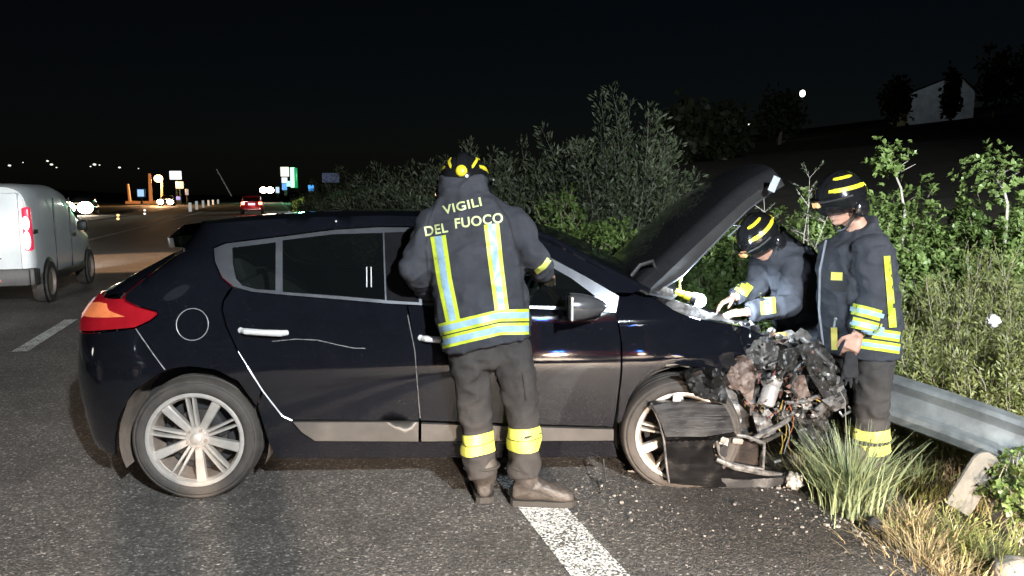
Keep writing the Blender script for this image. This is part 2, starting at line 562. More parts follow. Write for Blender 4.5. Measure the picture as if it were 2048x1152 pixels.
ASPH = asphalt_mat('asphalt'); LINE = asphalt_mat('worn_line_paint', True)
SOIL = mat('dry_soil', (0.030, 0.026, 0.019), 0.95, 0, nscale=3, col2=(0.062, 0.052, 0.036), bump=0.6, bscale=18)

# terrain
def hgt(s, o):
    h = -0.05
    if o > 2.6:
        h -= 0.22 * sst(2.7, 4.2, o)
        h += 2.0 * sst(6.0, 11.5, o) * (0.55 + 0.45 * sst(2, 25, s)) + 0.13 * max(0, o - 10)
        h += 0.10 * sst(3, 5, o) * mnoise.noise(Vector((s * .8, o * .8, 0)))
        if o > 10: h += 0.8 * mnoise.noise(Vector((s * .05, o * .05, 3)))
    if o < -12: h -= 0.1 * sst(-12, -20, o)
    if o < -150: h += 46 * sst(-150, -700, o) * (0.8 + 0.25 * mnoise.noise(Vector((s * .004, o * .004, 1))))
    return h
ss = sorted(set([-20, -12] + [x * 0.4 for x in range(-20, 45)] + [18 + 1.6 * k for k in range(30)] + [68 + 14 * k for k in range(20)] + [380 + 70 * k for k in range(16)]))
os_ = sorted(set([-1100, -900, -760, -640, -520, -420, -330, -250, -180, -140, -100, -70, -45, -30, -20, -14, -12, -6, 0, 2.4] + [2.6 + .3 * k for k in range(32)] + [12.5 + 2.5 * k for k in range(14)] + [50 + 16 * k for k in range(14)] + [300, 420]))
mb = MB(); mb.grid([[rd(s, o, hgt(s, o)) for s in ss] for o in os_])
tag(mb.build('ground', SOIL, fix=True), kind='structure')

# carriageway, with a ragged right edge where the verge eats into it
mb = MB(); P = []
ss2 = [-16, -8, -3] + [0 + .12 * k for k in range(60)] + [8, 10, 14, 20, 30, 45, 70, 110, 170, 260, 420, 700]
for s in ss2:
    e = 2.60 + 0.10 * mnoise.noise(Vector((s * 1.1, 3.3, 0))) + 0.05 * mnoise.noise(Vector((s * 5, 1.3, 0)))
    P.append([rd(s, o, 0) for o in (-7.6, -6, -2, 1.2, 2.2, e)] + [rd(s, e + .05, -0.06)])
mb.grid(P)
tag(mb.build('road', ASPH, smooth=False, fix=True), kind='structure')
mb = MB(); mb.grid([[rd(s, -13.0, -0.02), rd(s, -10.6, -0.02)] for s in (-10, 60, 200, 700)])
mb.grid([[rd(s, -20.0, -0.02), rd(s, -13.0, -0.02)] for s in (-10, 60, 200, 700)])
tag(mb.build('far_carriageway', ASPH, smooth=False, fix=True), kind='structure')

def line(name, o, w, spans):
    for s0, s1 in spans:
        m_ = MB(); n = max(1, min(30, int((s1 - s0) / 1.5)))
        m_.grid([[rd(s0 + (s1 - s0) * k / n, o - w / 2, 0.004), rd(s0 + (s1 - s0) * k / n, o + w / 2, 0.004)] for k in range(n + 1)])
        tag(m_.build(name, LINE, smooth=False, fix=True), kind='structure')
line('edge_line', 1.24, 0.235, [(-10, 300)])
line('edge_line', -6.2, 0.2, [(-10, 500)])
line('lane_dash', -2.52, 0.15, [(8.75 + 12 * k - 12, 10.85 + 12 * k - 12) for k in range(-0, 14)])

# ================================================================ WRECKED CAR
TH = R(4.4)
CD = Vector((math.cos(TH), math.sin(TH), 0)); CW = Vector((-math.sin(TH), math.cos(TH), 0))
CO = Vector((-1.65, 3.82, 0)) + CW * 0.885
car = empty('hatchback_car', CO, TH)
tag(car, 'black five-door hatchback with smashed front end and raised bonnet', 'car')
def cl(p): q = Vector(p) - CO; return Vector((q.dot(CD), q.dot(CW), q.z))
def cpx(px, py, v):
    d = ray(px, py); c0 = Vector((0, 0, CAM_H)); t = (v - (c0 - CO).dot(CW)) / d.dot(CW)
    return cl(c0 + d * t)

_Z = [0.0, .15, .25, .35, .5, .62, .70, .76, .82, .90, .96, 1.02, 1.12, 1.22, 1.32, 1.40, 1.45, 1.49]
_V = [.80, .83, .865, .885, .897, .90, .899, .892, .880, .868, .858, .842, .795, .745, .693, .645, .60, .54]
_zz = np.linspace(-0.2, 1.7, 381); _vv = np.interp(_zz, _Z, _V)
_k = np.exp(-0.5 * (np.arange(-16, 17) / 7.0) ** 2); _k /= _k.sum()
_vv = np.convolve(np.pad(_vv, 16, 'edge'), _k, 'valid')
def tail_u(z):
    return float(np.interp(z, [0.1, 0.25, .5, .62, .78, .92, 1.02, 1.15, 1.28, 1.36, 1.44], [-.66, -.735, -.775, -.78, -.772, -.75, -.675, -.44, -.20, -.14, -.10]))
def side(u, z):
    w = float(np.interp(z, _zz, _vv))
    ut = tail_u(z); u0 = max(0.08, ut + 0.55)
    if u < u0:
        t = min(0.998, max(0, (u0 - u) / (u0 - ut))); w *= (1 - t ** 3.2) ** (1 / 2.4)
    if u > 2.3: w -= 0.10 * ((u - 2.3) / 0.9) ** 2
    return w

def cpanel(name, outline, m, holes=(), off=0.0, res=0.045, depth=0.022, both=True, label=None, sfn=None, gap=0.0025, parent=car):
    o = None
    for sg in ((-1, 1) if both else (-1,)):
        f = (lambda u, z, sg=sg: (u, sg * ((sfn or side)(u, z) + off), z))
        me = panel_mesh(name, outline, f, holes, res, gap, (0, -sg * depth, 0), flip=(sg > 0))
        oo = link_mesh(name, me, m, parent if sg < 0 or not isinstance(parent, dict) else None)
        if sg < 0: o = oo
        if label and sg < 0: oo['label'] = label
    return o

ARCH = [(.345, .500), (.257, .637), (.149, .696), (.019, .716), (-.075, .704), (-.125, .682), (-.265, .591), (-.365, .432), (-.405, .30)]
tail = lambda z0, z1, n: [(tail_u(z0 + (z1 - z0) * k / n) + 0.004, z0 + (z1 - z0) * k / n) for k in range(n + 1)]
QUARTER = ([(-0.14, 1.405), (0.0, 1.418), (0.2, 1.437), (0.4, 1.45), (0.7, 1.462), (1.0, 1.466), (1.3, 1.458), (1.6, 1.425), (1.875, 1.335), (2.136, 1.19), (2.36, 1.075),
            (2.30, 1.055), (2.21, 1.06), (2.05, 1.15), (1.85, 1.255), (1.6, 1.35), (1.35, 1.395), (1.094, 1.406), (.959, 1.407), (.719, 1.394), (.418, 1.356), (.164, 1.326), (.097, 1.30), (.119, 1.23),
            (.163, 1.152), (.215, 1.108), (.180, 1.04), (.175, .997), (.198, .913), (.254, .789), (.298, .716), (.372, .585)]
           + ARCH[:5] + [(-.099, .697), (-.248, .909), (-.172, .943), (-.137, .973), (-.146, .992), (-.249, 1.016), (-.324, 1.04), (-.335, 1.07), (-.22, 1.17), (-.115, 1.275)])
QUARTER = QUARTER[::-1]
cpanel('body_side', QUARTER, PAINT)
cpanel('taillight', [(-.335, 1.05), (-.324, 1.037), (-.249, 1.014), (-.148, .990), (-.139, .973), (-.174, .945), (-.248, .911), (-.438, .888), (-.60, .862)] + tail(.845, 1.035, 7) + [(-.56, 1.045), (-.44, 1.040)],
       mat('red_lens', (0.20, 0.006, 0.010), 0.14, coat=0.6, emit=(0.70, 0.012, 0.03), estr=0.15, var=0.2), off=0.012, res=0.03, gap=0.003)
cpanel('indicator_lens', [(-.70, .930), (-.71, .962), (-.62, 1.000), (-.50, 1.022), (-.435, 1.022), (-.405, .992), (-.30, .964), (-.42, .952)],
       mat('amber_lens', (0.55, 0.15, 0.05), 0.2, coat=0.4, emit=(1.0, 0.27, 0.11), estr=0.32, var=0.25, nscale=14), off=0.018, res=0.025, both=False)
cpanel('rear_bumper', [(-.099, .697), (-.125, .682), (-.265, .591), (-.365, .432), (-.405, .30), (-.42, .22)] + tail(.22, .835, 12) + [(-.60, .852), (-.438, .878), (-.25, .905)], PAINT)
# tailgate + rear of the bumper, spanning the car between its two tail edges
def rear_sheet(name, z0, z1, m, back=0.0, n=8, w=16, k=1.0):
    P = []
    for i in range(n + 1):
        z = z0 + (z1 - z0) * i / n; u = tail_u(z) + 0.004; s = side(u, z) * k
        P.append([Vector((u - (0.035 + back) * (1 - (2 * j / w - 1) ** 2), s * (2 * j / w - 1), z)) for j in range(w + 1)])
    mb_ = MB(); mb_.grid(P); return mb_.build(name, m, car, fix=True)
rear_sheet('bumper_back', .22, .835, PAINT)
rear_sheet('tailgate', .845, 1.06, PAINT)
rear_sheet('tailgate_window', 1.07, 1.30, WGLASS)
# hatch flank between quarter and tail
cpanel('tailgate_flank', [(-.335, 1.072), (-.222, 1.172), (-.118, 1.275), (-.145, 1.40)] + tail(1.37, 1.05, 10) + [(-.56, 1.055), (-.45, 1.05)], PAINT, res=0.03)
# fuel flap: the shut line shows as a pale ring
fl = MB(); fc = (0.035, 0.925)
ring = []
for k in range(41):
    a = 2 * math.pi * k / 40
    ring.append((fc[0] + .079 * math.cos(a), -(side(fc[0] + .079 * math.cos(a), fc[1] + .079 * math.sin(a)) + .0015), fc[1] + .079 * math.sin(a)))
fl.tube(ring, 0.0024, 6, cap=False)
FUEL = fl.build('fuel_flap_ring', mat('pale_edge', (0.26, 0.26, 0.26), 0.4, 0.3), car)
mbf = panel_mesh('fuel_flap', [(fc[0] + .075 * math.cos(2 * math.pi * k / 32), fc[1] + .075 * math.sin(2 * math.pi * k / 32)) for k in range(32)], lambda u, z: (u, -(side(u, z) + .003), z), (), .03, .001, (0, .01, 0))
link_mesh('fuel_flap', mbf, PAINT, car)

RDOOR = [(.226, 1.105), (.186, 1.04), (.181, .997), (.204, .913), (.260, .789), (.304, .716), (.378, .585), (.469, .45), (.518, .425), (1.17, .405), (1.15, .775), (1.114, .997), (1.108, 1.010), (1.015, 1.016), (.737, 1.042), (.458, 1.067), (.321, 1.081)]
rdoor = cpanel('rear_door', RDOOR, PAINT, label='rear side door with a long scratch below its handle')
FDOOR = [(1.112, 1.008), (1.118, .997), (1.154, .775), (1.176, .405), (2.198, .345), (2.211, .446), (2.23, .654), (2.23, .808), (2.212, .928), (2.207, .958), (1.909, .975), (1.6, .988), (1.193, 1.006)]
fdoor = cpanel('front_door', FDOOR, PAINT, label='front side door behind the leaning firefighter')
cpanel('sill_moulding', [(.520, .419), (1.168, .404), (1.165, .291), (.631, .308), (.566, .36)], SILVER, off=0.016, depth=.03)
cpanel('sill_moulding', [(1.178, .395), (2.199, .338), (2.203, .268), (1.176, .291)], SILVER, off=0.016, depth=.03)
cpanel('sill', [(.348, .500), (.376, .575), (.462, .445), (.515, .412), (.56, .355), (.628, .303), (1.17, .286), (2.205, .262), (2.236, .158), (1.984, .166), (.42, .205), (.392, .30)], PAINT, off=-.004)
# bright edges of the shut lines, dents and the long scratch
def scratch(pts, r, name, m, par, off=.0012):
    s_ = MB(); s_.tube([(u, -(side(u, z) + off), z) for u, z in pts], r, 5); return s_.build(name, m, par)
EDGE = mat('pale_line', (0.26, 0.255, 0.25), 0.35, 0.4, var=0.5, nscale=40)
def dense(pts, n=6):
    o = []
    for i in range(len(pts) - 1):
        for k in range(n): t = k / n; o.append((pts[i][0] * (1 - t) + pts[i + 1][0] * t, pts[i][1] * (1 - t) + pts[i + 1][1] * t))
    return o + [pts[-1]]
scratch(dense([(.43, .835), (.55, .845), (.66, .838), (.75, .815), (.84, .795), (.90, .793)]), .0022, 'scratch', EDGE, rdoor)
scratch(dense([(.262, .787), (.306, .714)]), .0026, 'pale_edge', EDGE, rdoor)
scratch(dense([(.306, .714), (.380, .583), (.471, .448), (.518, .423)]), .0045, 'pale_edge', mat('bright_edge', (0.42, 0.42, 0.44), .3, .8), rdoor, .004)
scratch(dense([(-.249, .905), (-.099, .70)]), .0026, 'pale_edge', EDGE, car)
scratch(dense([(1.116, .96), (1.152, .775), (1.174, .42)]), .0022, 'pale_edge', EDGE, fdoor)
# windows
TRIMO = [(0.101, 1.298), (0.123, 1.23), (0.167, 1.154), (0.226, 1.109), (0.321, 1.081), (0.458, 1.067), (0.737, 1.042), (1.015, 1.016), (1.193, 1.006), (1.6, .989), (1.909, .976), (2.207, .958), (2.215, .99), (2.23, 1.045),
         (2.05, 1.15), (1.85, 1.255), (1.6, 1.35), (1.35, 1.395), (1.094, 1.404), (.959, 1.405), (.719, 1.392), (.418, 1.354), (.164, 1.324)]
QG = [(0.202, 1.301), (0.215, 1.221), (0.237, 1.148), (0.272, 1.113), (0.347, 1.094), (0.442, 1.088), (0.425, 1.328)]
RG = [(0.458, 1.338), (0.478, 1.080), (.737, 1.060), (1.000, 1.036), (0.980, 1.374), (.72, 1.368)]
BP = [(.988, 1.376), (1.008, 1.034), (1.175, 1.022), (1.15, 1.381)]
FG = [(1.165, 1.381), (1.19, 1.022), (1.6, 1.005), (2.02, .990), (2.10, 1.045), (1.98, 1.135), (1.82, 1.225), (1.6, 1.315), (1.36, 1.372)]
cpanel('window_trim', TRIMO, TRIM, [QG, RG, BP, FG], off=0.004, res=.04)
cpanel('pillar_cover', BP, GLOSS, off=0.002, gap=.0005)
cpanel('quarter_window', QG, GLASS, off=-0.004, gap=-.004, depth=.003)
cpanel('rear_door_window', RG, GLASS, off=-0.006, gap=-.004, depth=.003)
cpanel('front_door_window', FG, GLASS, off=-0.006, gap=-.004, depth=.003)
# two bright dashes on the glass
for u in (.905, .928):
    scratch([(u, 1.10), (u - .004, 1.20)], .003, 'window_tick', mat('white_tick', (.6, .6, .6), .5), car, .002)

# door handles
def handle(u, z, par):
    y = -side(u, z)
    h = MB(); P = [(u - .11, y - .012, z + .004), (u - .09, y - .030, z + .004), (u, y - .040, z - .002), (u + .085, y - .036, z - .007), (u + .115, y - .012, z - .008)]
    h.tube(P, [.014, .017, .016, .017, .013], 10)
    o = h.build('handle', CHROME, par)
    b_ = MB(); b_.ball((u + .005, y + .012, z - .012), (.075, .02, .030)); b_.build('handle_cup', GLOSS, par)
    k = MB(); k.ball((u - .118, y - .010, z + .006), (.016, .010, .016)); k.build('key_lock', CHROME, par)
handle(.395, .888, rdoor); handle(1.30, .838, fdoor)

# roof
rt = [(-.15, 1.402), (0.0, 1.416), (0.2, 1.435), (0.4, 1.448), (0.7, 1.460), (1.0, 1.464), (1.3, 1.456), (1.55, 1.43)]
P = []
for u, z in rt:
    w = side(u, z); P.append([Vector((u, w * math.copysign(abs(t) ** .8, t), z + .022 * (1 - abs(t) ** 2.6) * (1 if u > 0 else .8))) for t in np.linspace(-1, 1, 25)])
mb = MB(); mb.grid(P); roof = mb.build('roof', PAINT, car, fix=True)
for u in (.17, .73):
    m_ = MB(); m_.ball((u, -side(u, 1.42) - .002, 1.375 if u < .5 else 1.435), (.006, .006, .006)); m_.build('roof_spot', CHROME, car)  # small bright dot at the roof edge
# spoiler
mb = MB(); P = []
for t in np.linspace(-1, 1, 15):
    y = .585 * t; c_ = 1 - t * t; P.append([Vector((-.07, y, 1.418)), Vector((-.11 - .11 * c_, y, 1.392 - .01 * c_)), Vector((-.135 - .185 * c_, y, 1.348 - .025 * c_)), Vector((-.128 - .180 * c_, y, 1.300 - .03 * c_)), Vector((-.05, y, 1.29))])
mb.grid(P); mb.build('spoiler', PAINT, car, fix=True)
# windscreen: from cowl to roof
P = []
for j, t in enumerate(np.linspace(-1, 1, 17)):
    b0 = Vector((2.36 + .20 * (1 - t * t), .765 * t, 1.065)); b1 = Vector((1.56 + .13 * (1 - t * t), .60 * t, 1.44 + .02 * (1 - t * t)))
    P.append([b0.lerp(b1, k / 8) + Vector((.03 * math.sin(math.pi * k / 8), 0, .035 * math.sin(math.pi * k / 8))) for k in range(9)])
mb = MB(); mb.grid(P); mb.build('windscreen', WGLASS, car, fix=True)
for sg in (-1, 1):   # A pillars outside face, capping the screen edge
    m_ = MB(); m_.tube([(2.40, sg * .785, 1.055), (2.14, sg * .745, 1.19), (1.88, sg * .68, 1.335), (1.6, sg * .62, 1.425)], .022, 8); m_.build('screen_pillar', PAINT, car)
mb = MB(); mb.grid([[Vector((2.36 + .22 * (1 - t * t) + d, .80 * t, 1.055 - .25 * d)) for d in (0, .05, .10, .16)] for t in np.linspace(-1, 1, 13)]); mb.build('scuttle', PLAST, car, fix=True)
for y0 in (-.45, .15):
    m_ = MB(); m_.tube([(2.50, y0, 1.075), (2.40, y0 + .2, 1.12), (2.30, y0 + .45, 1.15)], .009, 6); m_.build('wiper', PLAST, car)
# underbody and wheel wells
mb = MB(); mb.box((1.15, 0, .20), (2.7, 1.3, .06)); mb.build('underbody', DARK, car, False)
mb = MB(); mb.box((2.42, 0, .55), (.10, 1.30, .85)); mb.build('bulkhead', DARK, car, False)
for cx, nm in ((.02, 'wheel_liner'),):
    for sg in (-1, 1):
        m_ = MB(); P = []
        for k in range(25):
            a = R(-22 + 224 * k / 24); rr = .375 if not (30 < math.degrees(a) < 150) else .385
            P.append([Vector((cx + rr * math.cos(a), sg * y, .325 + rr * math.sin(a) * 1.0)) for y in (.872, .86, .80, .60, .55)])
        m_.grid(P); m_.build('wheel_liner', DUSTP, car, fix=True)
mb = MB(); mb.box((-.05, 0, .45), (.72, 1.08, .55)); mb.build('boot_floor', DARK, car, False)
# interior
def seat(u, v, rear=False):
    o = MB(); o.box((u, v, .55), (.50, .50, .16), Matrix.Rotation(R(-8), 3, 'Y'), .05)
    rot = Matrix.Rotation(R(-22), 3, 'Y')
    o.box((u - .32, v, .86), (.14, .48, .58), rot, .05); o.box((u - .47, v, 1.21), (.09, .26, .17), rot, .035)
    return o.build('seat', SEATM, car)
seat(1.45, -.36); seat(1.45, .36)
mb = MB(); mb.box((.62, 0, .55), (.5, 1.25, .16), None, .04); mb.box((.30, 0, .85), (.14, 1.25, .55), Matrix.Rotation(R(-22), 3, 'Y'), .04)
for v in (-.4, 0, .4): mb.box((.17, v, 1.17), (.08, .24, .15), Matrix.Rotation(R(-22), 3, 'Y'), .03)
mb.build('rear_bench', SEATM, car)
mb = MB(); mb.box((2.15, 0, .88), (.42, 1.40, .26), None, .06); mb.build('dashboard', PLAST, car)
mb = MB(); mb.tube([(1.88 + .06 * math.sin(a), .36 + .18 * math.cos(a), .95 + .17 * math.sin(a)) for a in np.linspace(0, 2 * math.pi, 25)], .014, 8, False)
mb.tube([(1.9, .36, .95), (2.1, .36, .85)], .025, 8); mb.build('steering_wheel', PLAST, car)
mb = MB(); mb.box((1.2, 0, .32), (2.5, 1.30, .04)); mb.build('cabin_floor', DARK, car, False)

# wheels
def wheel(cx, cy, cz, sg=-1, steer=0.0, camber=0.0, named=True):
    w_ = bpy.data.objects.new('wheel', None); COL.objects.link(w_); w_.parent = car
    w_.location = (cx, cy, cz); w_.rotation_euler = (R(camber), 0, steer)
    M = Matrix.Scale(sg, 4, Vector((0, 1, 0)))     # +y is outboard before mirroring
    t = MB()
    t.lathe([(.240, -.09), (.245, -.095), (.268, -.108), (.300, -.103), (.318, -.085), (.3245, -.05), (.3205, -.046), (.3205, -.038), (.3255, -.034), (.3255, -.006), (.321, -.004), (.321, .004), (.3255, .006), (.3255, .034), (.3205, .038), (.3205, .046), (.3245, .05), (.318, .085),
             (.308, .098), (.302, .1005), (.298, .099), (.288, .1075), (.272, .110), (.258, .106), (.254, .1035), (.248, .099), (.238, .094)], M, 72)
    t.build('tyre', RUBBER, w_, angle=28, fix=True)
    # tread blocks on the shoulder
    r_ = MB()
    r_.lathe([(.236, .096), (.216, .080), (.211, .03), (.210, -.09), (.240, -.095)], M, 64)
    rim = r_.build('rim', ALLOYD, w_, angle=40, fix=True)
    rl = MB(); rl.lathe([(.243, .094), (.2475, .099), (.2475, .104), (.240, .106), (.228, .104), (.224, .096), (.218, .080)], M, 64); rl.build('rim_lip', ALLOY, rim, angle=40, fix=True)
    def spoke(a, w0, w1, d, name, m):
        s_ = MB(); P = []
        for k in range(7):
            q = k / 6; rr = .040 + (.229 - .040) * q; y = .070 + .030 * math.sin(q * 1.35) - .006 * q; hw = w0 + (w1 - w0) * q
            e = Vector((math.cos(a), 0, math.sin(a))); n_ = Vector((-math.sin(a), 0, math.cos(a))); c_ = e * rr + n_ * d * (0.55 + .45 * q)
            P.append([M @ (c_ + n_ * x + Vector((0, yy, 0))) for x, yy in ((-hw, y - .035), (-hw, y - .006), (-hw * .75, y), (hw * .75, y), (hw, y - .006), (hw, y - .035), (-hw, y - .035))])
        s_.grid(P); s_.add([P[-1][i] for i in range(6)], [(0, 1, 2, 3, 4, 5)]); s_.build(name, m, rim, angle=30, fix=True)
    for k in range(5):
        a = R(90 + 72 * k + 5)
        spoke(a, .009, .0060, .017, 'spoke', ALLOY); spoke(a, .009, .0060, -.017, 'spoke', ALLOY)
        spoke(a + R(36), .018, .0260, 0, 'spoke', ALLOY)
    h = MB(); h.lathe([(0, .094), (.020, .094), (.028, .090), (.030, .080), (.052, .078), (.060, .066), (.062, .03)], M, 32); h.build('hub_cap', ALLOY, rim, fix=True)
    for k in range(5):
        a = R(54 + 72 * k + 5); n_ = MB(); n_.lathe([(0, .086), (.008, .086), (.009, .078), (.009, .06)], M @ Matrix.Translation((.048 * math.cos(a), 0, .048 * math.sin(a))), 8); n_.build('wheel_nut', ALLOYD, rim, fix=True)
    d = MB(); d.lathe([(.02, .02), (.140, .02), (.142, .012), (.142, .0), (.02, .0)], M, 40); d.build('brake_disc', mat('brake_disc', (.055, .048, .043), .5, .5, nscale=12), w_, fix=True)
    c = MB(); c.box((.105, sg * .02, .06), (.06, .06, .12), Matrix.Rotation(R(-30), 3, 'Y'), .01); c.build('brake_caliper', DARK, w_)
    b = MB(); b.lathe([(.19, -.02), (.02, -.03)], M, 32); b.build('wheel_backing', DARK, w_, fix=True)
    return w_
wheel(.022, -.775, .325); wheel(.022, .775, .325, 1)
wheel(2.585, -.79, .29, -1, R(-9), 3); wheel(2.60, .76, .32, 1, R(-10))

# front wing, crumpled towards the lamp
def wing_side(u, z):
    w = side(u, z)
    k = sst(2.62, 3.02, u)
    w += k * (.05 * mnoise.noise(Vector((u * 9, z * 9, 1))) + .02 * mnoise.noise(Vector((u * 26, z * 26, 2))))
    w += .012 * math.exp(-((u - 2.62) / .10) ** 2 - ((z - .72) / .05) ** 2)
    if z > .90: w -= (z - .90) ** 2 * 4.5
    return w
WING = [(2.216, .93), (2.235, .80), (2.236, .654), (2.222, .50), (2.218, .36), (2.245, .38), (2.275, .50), (2.325, .585), (2.39, .640), (2.47, .672), (2.545, .675), (2.62, .665), (2.80, .635), (2.86, .66), (2.889, .692), (2.93, .74), (2.96, .75), (2.99, .80), (3.04, .814),
        (2.97, .85), (2.893, .870), (2.78, .893), (2.664, .912), (2.59, .935), (2.526, .965), (2.46, 1.005), (2.40, 1.04), (2.31, 1.06), (2.235, 1.05), (2.217, .99), (2.21, .958)]
wing = cpanel('front_wing', WING, PAINT, sfn=wing_side, res=.03, depth=.03, both=True, label='front wing, creased and torn at its leading edge')
# inner lip of the near wing (channel along the bonnet gap)
mb = MB(); P = []
for u, z in [(2.40, 1.04), (2.46, 1.005), (2.526, .965), (2.59, .935), (2.664, .912), (2.78, .893), (2.893, .870), (2.97, .85)]:
    w = wing_side(u, z); P.append([Vector((u, -w, z)), Vector((u, -w + .04, z + .008)), Vector((u, -w + .09, z - .01)), Vector((u, -w + .11, z - .10))])
mb.grid(P); mb.build('wing_channel', PAINT, car, fix=True)
scratch(dense([(2.47, .678), (2.545, .684), (2.60, .668)]), .008, 'arch_lip', mat('warm_lit_lip', (.30, .24, .19), .5, .3, nscale=30), wing, -.004)  # warm lamp light on the lip is put into its colour
m_ = MB(); P = []
for k in range(16):
    a = R(20 + 175 * k / 15); P.append([Vector((2.585 + .365 * math.cos(a), -y, .30 + .365 * math.sin(a))) for y in (.86, .80, .60)])
m_.grid(P); m_.build('wheel_liner', DUSTP, car, fix=True)

# door mirror
mir = MB(); mc = Vector((2.02, -1.00, 1.015)); P = []
for k in range(9):
    t = k / 8; s_ = math.sin(math.pi * (t * .5)) ** .6 if t > 0 else 0.02
    row = []
    for j in range(17):
        a = 2 * math.pi * j / 16; ca, sa = math.cos(a), math.sin(a)
        row.append(mc + Vector((.115 - .20 * t, .105 * s_ * math.copysign(abs(ca) ** .7, ca) * (1 - .1 * t), .070 * s_ * math.copysign(abs(sa) ** .75, sa))))
    P.append(row)
mir.grid(P); o = mir.build('door_mirror', mat('mirror_shell', (.055, .055, .058), .22, .2, coat=.4), car, fix=True)
g_ = MB(); g_.box((mc.x - .082, mc.y, mc.z), (.004, .19, .125), None, 0); g_.build('mirror_glass', mat('mirror_glass', (.8, .8, .8), .02, 1.0, var=.02), o)
g_ = MB(); g_.box((mc.x - .083, mc.y - .045, mc.z - .0), (.014, .105, .118), None, .005); g_.build('mirror_housing', mat('mirror_pale', (.62, .60, .60), .3, .3), o)
g_ = MB(); g_.tube([(2.10, -.84, .955), (2.07, -.90, .95), (2.03, -.96, .962)], [.035, .028, .028], 10); g_.build('mirror_arm', GLOSS, o)

# ------------------------------------------------ raised bonnet
def bonnet():
    # local: x from hinge to nose, y across, z up when shut
    L = 1.13; nx, ny = 26, 30; P = []
    for i in range(nx + 1):
        q = i / nx; row = []
        hw = .70 - .09 * q ** 2.2
        for j in range(ny + 1):
            t = 2 * j / ny - 1
            nose = .10 * t * t * q
            z = .040 * (1 - t * t) + .10 * math.sin(min(1, q * 1.05) * math.pi * .55) * .42 - .16 * max(0, q - .72) ** 1.6 * 2.2
            if abs(t) > .90: z -= (abs(t) - .90) * .55
            c = max(0, q - .8) * .25
            z += c * .14 * mnoise.noise(Vector((q * 7, t * 4, 2)))
            row.append(Vector((L * q - nose, hw * t, z)))
        P.append(row)
    return P
HP = bonnet()
hinge = Vector((2.335, 0, 1.055)); HA = R(-38.5)
HM = Matrix.Translation(hinge) @ Matrix.Rotation(HA, 4, 'Y') @ Matrix.Rotation(R(3.0), 4, 'Z') @ Matrix.Translation((0, -.70, 0)) @ Matrix.Rotation(R(-2.5), 4, 'X') @ Matrix.Translation((0, .70, 0))
mb = MB(); mb.grid([[HM @ p for p in r] for r in HP])
hood = mb.build('bonnet', dirty_paint('bonnet_paint', (0.018, 0.018, 0.020), (0.13, 0.125, 0.115), .22, .22), car, fix=True)
HU = [[HM @ (p + Vector((0, -.03 * p.y, -.085 * (1 - .45 * i / 26) * min(1, .35 + i / 9)))) for j, p in enumerate(r)] for i, r in enumerate(HP)]
mb = MB(); mb.grid([r[::-1] for r in HU])
n1 = [HM @ r[0] for r in HP]; n0 = [r[0] for r in HU]; mb.grid([n0, n1]); mb.grid([[HM @ r[-1] for r in HP], [r[-1] for r in HU]]); mb.grid([[HM @ p for p in HP[-1]], HU[-1]])
mb.build('bonnet_lining', PLAST, hood, fix=True)
mb = MB(); mb.tube([n0[i] + Vector((0, -.004, 0)) for i in range(0, 24)], .005, 6); mb.build('bonnet_seam', TRIM, hood)
for y in (-.40, 0, .40):
    m_ = MB(); m_.tube([HM @ Vector((.12, y * 1.2, -.06)), HM @ Vector((.85, y * .8, -.03))], .03, 6); m_.build('bonnet_rib', PLAST, hood)
lb = MB(); lb.box((0, 0, 0), (.045, .006, .085), None, .001)
o = lb.build('bonnet_label', mat('white_label', (.34, .38, .44), .5), hood); o.matrix_local = Matrix.Translation(cpx(1548, 368, -.655)) @ Matrix.Rotation(R(22), 4, 'Y') @ Matrix.Rotation(R(12), 4, 'Z')
mb = MB(); mb.tube([cpx(1262, 552, -.62), cpx(1280, 530, -.62), cpx(1305, 522, -.62), cpx(1312, 545, -.60), cpx(1300, 575, -.62)], .012, 8); mb.build('bonnet_hinge', PLAST, hood)
mb = MB(); mb.tube([cpx(1308, 530, -.6), cpx(1316, 548, -.6), cpx(1310, 560, -.6)], .009, 6); mb.build('washer_hose', mat('yellow_tape', (.55, .50, .06), .5), hood)
mb = MB(); mb.tube([cpx(1458, 472, -.45), cpx(1480, 452, -.42), HM @ Vector((.62, -.3, -.03))], .005, 6); mb.build('bonnet_stay', STEEL, hood)

# ------------------------------------------------ wrecked engine bay and nose
def crump(poly_px, v, m, name, amp=.03, fr=9, seed=0, par=car, depth=.012, vs=0.0, label=None, res=.025):
    pts = [cpx(x, y, v) for x, y in poly_px]
    uz = [(p.x, p.z) for p in pts]
    if area2(uz) < 0: uz = uz[::-1]
    cu = sum(p[0] for p in uz) / len(uz); cz = sum(p[1] for p in uz) / len(uz)
    def f(u, z):
        k = amp * (mnoise.noise(Vector((u * fr, z * fr, seed))) + .5 * abs(mnoise.noise(Vector((u * fr * 2.3, z * fr * 2.3, seed + 5)))))
        return (u + .3 * k, v + k + vs * (u - cu), z)
    o = link_mesh(name, panel_mesh(name, uz, f, (), res, 0.0005, (0, depth, 0), False, 30), m, par)
    if label: o['label'] = label
    return o
RUST = mat('scuffed_brown', (.075, .045, .034), .6, .2, nscale=22, col2=(.20, .155, .135), bump=.4, bscale=60)
TORN = mat('torn_black', (.010, .010, .011), .45, 0, nscale=16, col2=(.04, .036, .032), bump=.5, bscale=40)
GREYP = mat('scraped_grey', (.035, .034, .033), .45, .3, nscale=20, col2=(.20, .19, .185), bump=.4, bscale=60)
ALU = mat('cast_alloy', (.34, .33, .32), .4, .6, nscale=14, bump=.3, bscale=50, var=.3)
